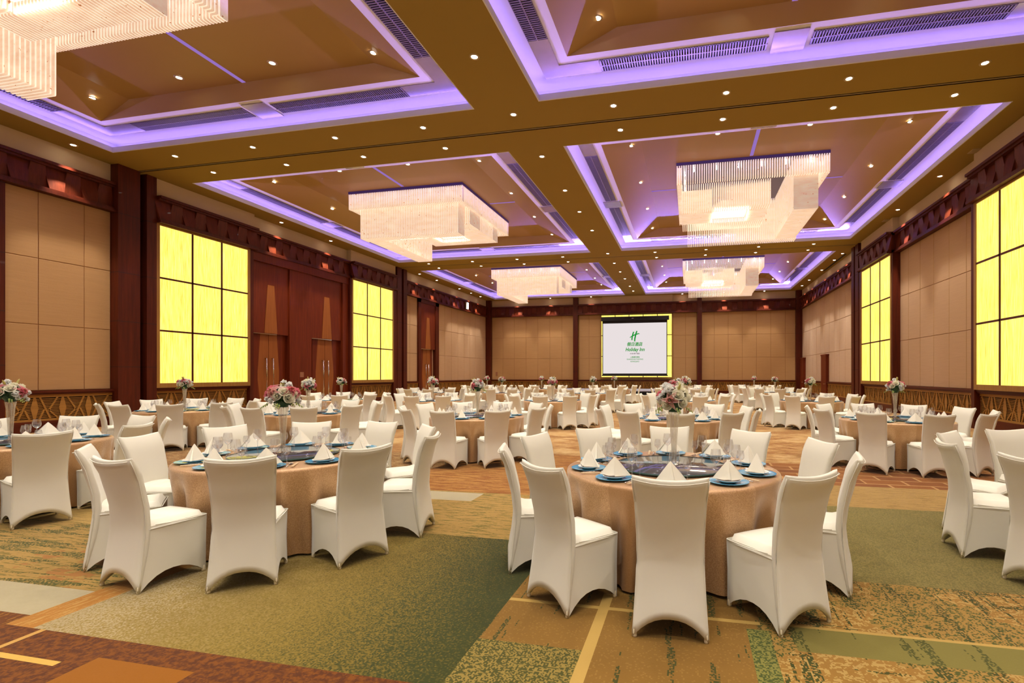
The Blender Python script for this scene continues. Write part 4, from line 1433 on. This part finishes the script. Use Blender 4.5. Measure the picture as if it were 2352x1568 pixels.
# ---- flowers
def petal(q, T, L, W, curl, cup, mi=0, nu=4, nv=6, store=None, tip=1.0):
    b0 = len(q.v)

    def f(u_, v_):
        a = 2 * u_ - 1
        w_ = W * math.sin(PI * min(1, 0.10 + 0.90 * v_) ** tip) ** 0.7 if v_ < 1 else 0.0
        y = L * v_ * math.cos(curl * v_)
        z = L * v_ * math.sin(curl * v_) * (1 if curl < 0 else 1) + cup * a * a * w_
        return (a * w_, y, z)
    q.grid(f, nu, nv, mi, T)
    if store is not None:
        for j in range(nv + 1):
            for i in range(nu + 1): store.append((b0 + j * (nu + 1) + i, j / nv))


def RT(loc=(0, 0, 0), rz=0.0, rx=0.0, ry=0.0, s=1.0):
    return Matrix.Translation(loc) @ Matrix.Rotation(rz, 4, 'Z') @ Matrix.Rotation(ry, 4, 'Y') @ Matrix.Rotation(rx, 4, 'X') @ Matrix.Scale(s, 4)


def rose_mesh():
    """cream rose: nested cups of broad overlapping petals, rims rolled outwards"""
    q = MB()
    for ly, (n, R, H, z0, roll) in enumerate(((2, 0.009, 0.036, 0.010, 0.0), (3, 0.015, 0.038, 0.006, 0.002), (4, 0.022, 0.036, 0.003, 0.005), (5, 0.030, 0.031, 0.0, 0.010))):
        for k in range(n):
            p0 = 2 * PI * k / n + ly * 0.7

            def f(u_, v_, p0=p0, n=n, R=R, H=H, z0=z0, roll=roll):
                a = 2 * u_ - 1
                ph = p0 + a * (PI / n * 1.35)
                r = R * (0.30 + 0.70 * math.sin(min(1, v_ * 1.15) * PI / 2)) * (1 + 0.05 * a)
                z = z0 + H * v_ * (1 - 0.22 * a * a)
                if v_ > 0.75:
                    t = (v_ - 0.75) / 0.25; r += roll * t * (1 - 0.4 * a * a); z -= roll * 0.7 * t * t
                return (r * math.cos(ph), r * math.sin(ph), z)
            q.grid(f, 5, 6)
    return q.mesh('rose', M['rose'], True, recalc=False)


def lily_mesh(mat):
    q = MB(); st = []
    for k in range(6):
        T = Matrix.Rotation(2 * PI * k / 6 + (0.1 if k % 2 else 0), 4, 'Z') @ Matrix.Rotation(0.85 if k % 2 else 0.72, 4, 'X')
        petal(q, T, 0.088, 0.019 if k % 2 else 0.016, -0.95, 3.0, 0, 4, 8, st, 0.9)
    b0 = len(q.v)
    for k in range(5):
        a = 2 * PI * k / 5
        q.tube([(0, 0, 0), (0.010 * math.cos(a), 0.010 * math.sin(a), 0.035), (0.018 * math.cos(a), 0.018 * math.sin(a), 0.055)], [0.001, 0.001, 0.0028], 4, 1)
    me = q.mesh('lily', [mat, M['stamen']], True, recalc=False)
    at = me.attributes.new('along', 'FLOAT', 'POINT')
    for i, v in st: at.data[i].value = v
    return me


def cluster_mesh(seed):        # white orchid / alstroemeria cluster
    rnd = random.Random(seed); q = MB()
    for k in range(4):
        c = Vector((rnd.uniform(-.03, .03), rnd.uniform(-.03, .03), rnd.uniform(0, .03)))
        R_ = RT(c, rnd.uniform(0, 6), rnd.uniform(-.7, .7), rnd.uniform(-.7, .7))
        for j in range(5):
            petal(q, R_ @ Matrix.Rotation(2 * PI * j / 5, 4, 'Z') @ Matrix.Rotation(0.30, 4, 'X'), 0.027, 0.013, -0.35, 2, 0, 2, 4)
    return q.mesh('white_blossom', M['white_petal'], True, recalc=False)


def leaf_mesh(seed):
    rnd = random.Random(seed); q = MB()
    for k in range(9):
        T = RT((0, 0, 0), rnd.uniform(0, 2 * PI), rnd.uniform(-0.5, 1.1))
        petal(q, T, rnd.uniform(0.09, 0.14), 0.022, -0.4, 2.0, 0, 2, 5)
    return q.mesh('leaf', M['leaf'], True, recalc=False)


def spray_mesh():
    q = MB()
    pts = [Vector((0, 0.02, 0)), Vector((0, 0.08, 0.005)), Vector((0, 0.13, -0.015)), Vector((0, 0.17, -0.05))]
    q.tube(pts, [0.002, 0.002, 0.0015, 0.001], 5, 1)
    for i, t in enumerate((0.45, 0.6, 0.75, 0.88, 1.0)):
        p = pts[1].lerp(pts[3], t) + Vector(((-1) ** i * 0.010, 0, 0.004))
        s_ = 0.015 * (1.3 - 0.8 * t)
        q.lathe([(0.01, -1.0), (0.7, -0.4), (0.8, 0.2), (0.3, 0.9), (0.01, 1.1)], 7, 0, Matrix.Translation(p) @ Matrix.Diagonal((s_ * .7, s_ * .7, s_, 1)))
    return q.mesh('bud_spray', [M['bud'], M['stem']], True)


def bud_mesh():
    q = MB()
    q.lathe([(0.003, 0.0), (0.008, 0.01), (0.012, 0.035), (0.010, 0.06), (0.003, 0.08), (0.001, 0.082)], 8)
    return q.mesh('lily_bud', M['lily_pale'], True)


def foam_mesh():
    q = MB(); q.lathe([(0.045, 0.0), (0.050, 0.02), (0.075, 0.05), (0.09, 0.10), (0.07, 0.15), (0.02, 0.17)], 14, cap0=True, cap1=True)
    return q.mesh('foliage', M['leaf'], True)


FL = {'rose': [rose_mesh()], 'lily': [lily_mesh(M['lily']), lily_mesh(M['lily_pale'])], 'white_blossom': [cluster_mesh(1), cluster_mesh(2)], 'leaf': [leaf_mesh(3), leaf_mesh(4)], 'bud_spray': [spray_mesh()], 'lily_bud': [bud_mesh()], 'foliage': [foam_mesh()]}


def bouquet_items(seed, pinks=3, roses=7):
    """(name, mesh, matrix): blossoms over a ball of foliage, base at the vase rim"""
    rnd = random.Random(seed); out = [('foliage', FL['foliage'][0], I4)]
    ctr = Vector((0, 0, 0.095)); used = []

    def place(el, az, R):
        d = Vector((math.cos(el) * math.cos(az), math.cos(el) * math.sin(az), math.sin(el)))
        return ctr + d * R, d

    def put(name, me, el, az, R, s=1.0):
        p, d = place(el, az, R)
        T = Matrix.Translation(p) @ d.to_track_quat('Z', 'Y').to_matrix().to_4x4() @ Matrix.Rotation(rnd.uniform(0, 6), 4, 'Z') @ Matrix.Scale(s, 4)
        out.append((name, me, T))
    n = pinks + roses + 5; k = 0
    dirs = []
    for i in range(n):         # spiral of directions over the ball, crown to just under the waist
        z = 0.97 - 1.25 * i / n
        dirs.append((math.asin(max(-1, min(1, z))), i * 2.399963 + rnd.uniform(-.2, .2)))
    order = list(range(n)); rnd.shuffle(order)
    for j, i in enumerate(order):
        el, az = dirs[i]
        if j < pinks: put('lily', FL['lily'][0 if j % 3 < 2 else 1], el * 0.6, az, 0.098, 1.2)
        elif j < pinks + roses: put('rose', FL['rose'][0], el, az, 0.092, rnd.uniform(1.15, 1.4))
        else: put('white_blossom', FL['white_blossom'][j % 2], el, az, 0.115, rnd.uniform(1.0, 1.3))
    for i in range(4): put('leaf', FL['leaf'][i % 2], rnd.uniform(-.2, 1.2), rnd.uniform(0, 6.28), 0.045, 0.9)
    for i in range(2): put('lily_bud', FL['lily_bud'][0], rnd.uniform(0.8, 1.4), rnd.uniform(0, 6.28), 0.115, 1.0)
    for i in range(5):
        a = i * 2 * PI / 5 + rnd.uniform(-.4, .4)
        out.append(('bud_spray', FL['bud_spray'][0], Matrix.Translation((0, 0, 0.045)) @ Matrix.Rotation(a, 4, 'Z') @ Matrix.Scale(rnd.uniform(0.9, 1.15), 4)))
    return out


FLMATS = [M['leaf'], M['lily'], M['stamen'], M['lily_pale'], M['rose'], M['white_petal'], M['bud'], M['stem']]
far_bouquets = []


def bouquet(x, y, z, rz, seed, near, label):
    if near:
        r = empty('flower_arrangement', (x, y, z), rz)
        for nm, me, T in bouquet_items(seed, 4 + seed % 2, 9):
            o = link(nm, me, r); o.matrix_local = T
    else:
        k = seed % 3
        while len(far_bouquets) <= k:
            its = bouquet_items(50 + len(far_bouquets), 4, 6)
            far_bouquets.append(joined('flower_arrangement', [(me, T) for _, me, T in its], FLMATS))
            for p in far_bouquets[-1].polygons: p.use_smooth = True
        r = link('flower_arrangement', far_bouquets[k], None, (x, y, z), rz)
    tag(r, label, 'flower arrangement', 'flower centrepieces')


# ------------------------------------------------------------------ the tables
POS = {0: 'camera side', 1: 'camera side right', 2: 'right near side', 3: 'right far side', 4: 'far side right', 5: 'far side', -1: 'camera side left', -2: 'left near side', -3: 'left far side', -4: 'far side left', -5: 'far side'}
# name, photo px of the centre, metres ahead of the lens, phase of the chairs, row (0 front)
TABLES = [
    ('front-row table with pink lilies', 1540, 4.30, -10, 0), ('front-row table with cream roses', 656, 4.94, 19.5, 0),
    ('front-row table at left edge', 24, 5.90, 22, 0), ('front-row table beyond right edge', None, None, -1, 0),
    ('second-row table first from left wall', 424, 11.3, 29, 1), ('second-row table second from left wall', 708, 10.4, 26, 1),
    ('second-row table third from left wall', 1097, 9.6, -11, 1), ('second-row table fourth from left wall', 1552, 9.1, -8, 1),
    ('second-row table by right wall', 2056, 8.85, -9, 1),
    ('third-row table first from left wall', 784, 15.8, 24, 2), ('third-row table second from left wall', 995, 15.3, -8, 2),
    ('third-row table third from left wall', 1269, 15.3, -11, 2), ('third-row table fourth from left wall', 1576, 15.3, 4, 2),
    ('third-row table by right wall', 1862, 15.1, -8, 2),
    ('fourth-row table first from left wall', 990, 21.9, 12, 3), ('fourth-row table second from left wall', 1153, 21.8, -10, 3),
    ('fourth-row table third from left wall', 1362, 21.2, -6, 3), ('fourth-row table fourth from left wall', 1571, 21.8, 8, 3),
    ('fourth-row table by right wall', 1780, 22.3, -12, 3),
    ('back-row table first from left wall', 1119, 28.0, 5, 4), ('back-row table second from left wall', 1244, 27.7, -10, 4),
    ('back-row table third from left wall', 1411, 27.7, 12, 4), ('back-row table fourth from left wall', 1575, 28.0, -5, 4),
    ('back-row table by right wall', 1732, 28.2, 10, 4)]
chair0 = make_chair()
used0 = [False]
CH_R = 1.132
SUPPRESS = set()


def small(name, me, x, y, z, rz, label, cat, group):
    return tag(link(name, me, None, (x, y, z), rz), label, cat, group)


for ti, (tn, px, D, phase, row) in enumerate(TABLES):
    if px is None: cxm, D = 4.6, 4.0
    else: cxm = (px - CX_PX) / F_PX * D
    X, Y = cw(cxm, D)
    rnd = random.Random(100 + ti)
    cut = px is None
    if not cut:
        tag(link('tablecloth', CLOTHS[ti % 4], None, (X, Y, 0), rnd.uniform(0, 6.28) if ti else 0.35), 'copper satin tablecloth hanging to the carpet over %s' % tn, 'tablecloth', 'copper tablecloths')
        r = empty('lazy_susan', (X, Y, TZ)); tag(r, 'smoked glass turntable in the middle of %s' % tn, 'lazy susan', 'glass turntables')
        link('turntable_glass', me_sus_top, r)
        if row < 3: link('glass_rim', me_sus_edge, r); link('turntable_base', me_sus_base, r)
        zt_ = TZ + 0.0225
        vx, vy = (cw((1548 - CX_PX) / F_PX * 4.3, 4.3) if ti == 0 else (cw((650 - CX_PX) / F_PX * 4.94, 4.94) if ti == 1 else (X, Y)))
        small('glass_vase', me_vase, vx, vy, zt_, 0, 'tall clear trumpet vase on the turntable of %s' % tn, 'vase', 'glass trumpet vases')
        bouquet(vx, vy, zt_ + 0.456, rnd.uniform(0, 6.28), ti, row < 2, 'pink and white flower arrangement in the vase of %s' % tn)
    for k in range(10):
        a = phase + 36 * k
        a = (a + 180) % 360 - 180
        kk = int(round(a / 36.0))
        pos = POS[kk]
        ar = math.radians(a)
        # direction from the table centre, camera frame: 0 = towards the lens
        dx, dd = math.sin(ar), -math.cos(ar)
        wx, wy = dx * _cs - dd * _sn, dx * _sn + dd * _cs
        face = math.atan2(wx, -wy)            # local +Y of a chair looks back at the table
        jit = rnd.uniform(-0.05, 0.05)
        R = CH_R + rnd.uniform(-0.005, 0.03)
        if cut and not (a < -60 or a > 170): continue
        cx_, cy_ = X + wx * R, Y + wy * R
        lab = 'cream fabric-covered chair, %s, %s' % (pos, tn)
        if row < 3:
            if not used0[0]:
                c = chair0; used0[0] = True
                c.location = (cx_, cy_, 0); c.rotation_euler = (0, 0, face + jit); c['label'] = lab
            else: dup(chair0, (cx_, cy_, 0), face + jit, lab)
        else:
            tag(link('banquet_chair', chair_far_me, None, (cx_, cy_, 0), face + jit), lab, 'chair', 'cream covered banquet chairs')
        if cut: continue
        # place setting
        px_, py_ = X + wx * 0.715, Y + wy * 0.715
        ang = face + rnd.uniform(-0.06, 0.06)
        tx, ty = math.cos(face), math.sin(face)       # to the sitter's right
        place = '%s, %s' % (pos, tn)
        small('charger_plate', me_charger, px_, py_, TZ, ang, 'blue glass charger plate, %s' % place, 'plate', 'blue charger plates')
        if row < 2: small('side_plate', me_plate, px_, py_, TZ + 0.009, ang, 'small white plate under the napkin, %s' % place, 'plate', 'white side plates')
        small('napkin', NAPKINS[k % 2], px_, py_, TZ + (0.0318 if row < 2 else 0.0195), face + rnd.uniform(-0.7, 0.7), 'folded ivory napkin on plate, %s' % place, 'napkin', 'folded ivory napkins')
        g1x, g1y = X + wx * 0.545 + tx * 0.03, Y + wy * 0.545 + ty * 0.03
        small('wine_glass', me_wine, g1x, g1y, TZ, 0, 'tall empty wine glass, %s' % place, 'wine glass', 'wine glasses')
        if row < 3:
            g2x, g2y = X + wx * 0.565 + tx * 0.125, Y + wy * 0.565 + ty * 0.125
            small('small_goblet', me_small, g2x, g2y, TZ, 0, 'small stemmed goblet, %s' % place, 'goblet', 'small goblets')
        if row < 2:
            s1x, s1y = X + wx * 0.70 + tx * 0.212, Y + wy * 0.70 + ty * 0.212
            small('chopsticks', me_chop, s1x, s1y, TZ + 0.001, face, 'pair of pale chopsticks, %s' % place, 'chopsticks', 'pale chopsticks')
            s2x, s2y = X + wx * 0.69 + tx * 0.168, Y + wy * 0.69 + ty * 0.168
            small('spoon', me_spoon, s2x, s2y, TZ + 0.002, face, 'steel spoon by the chopsticks, %s' % place, 'spoon', 'steel spoons')
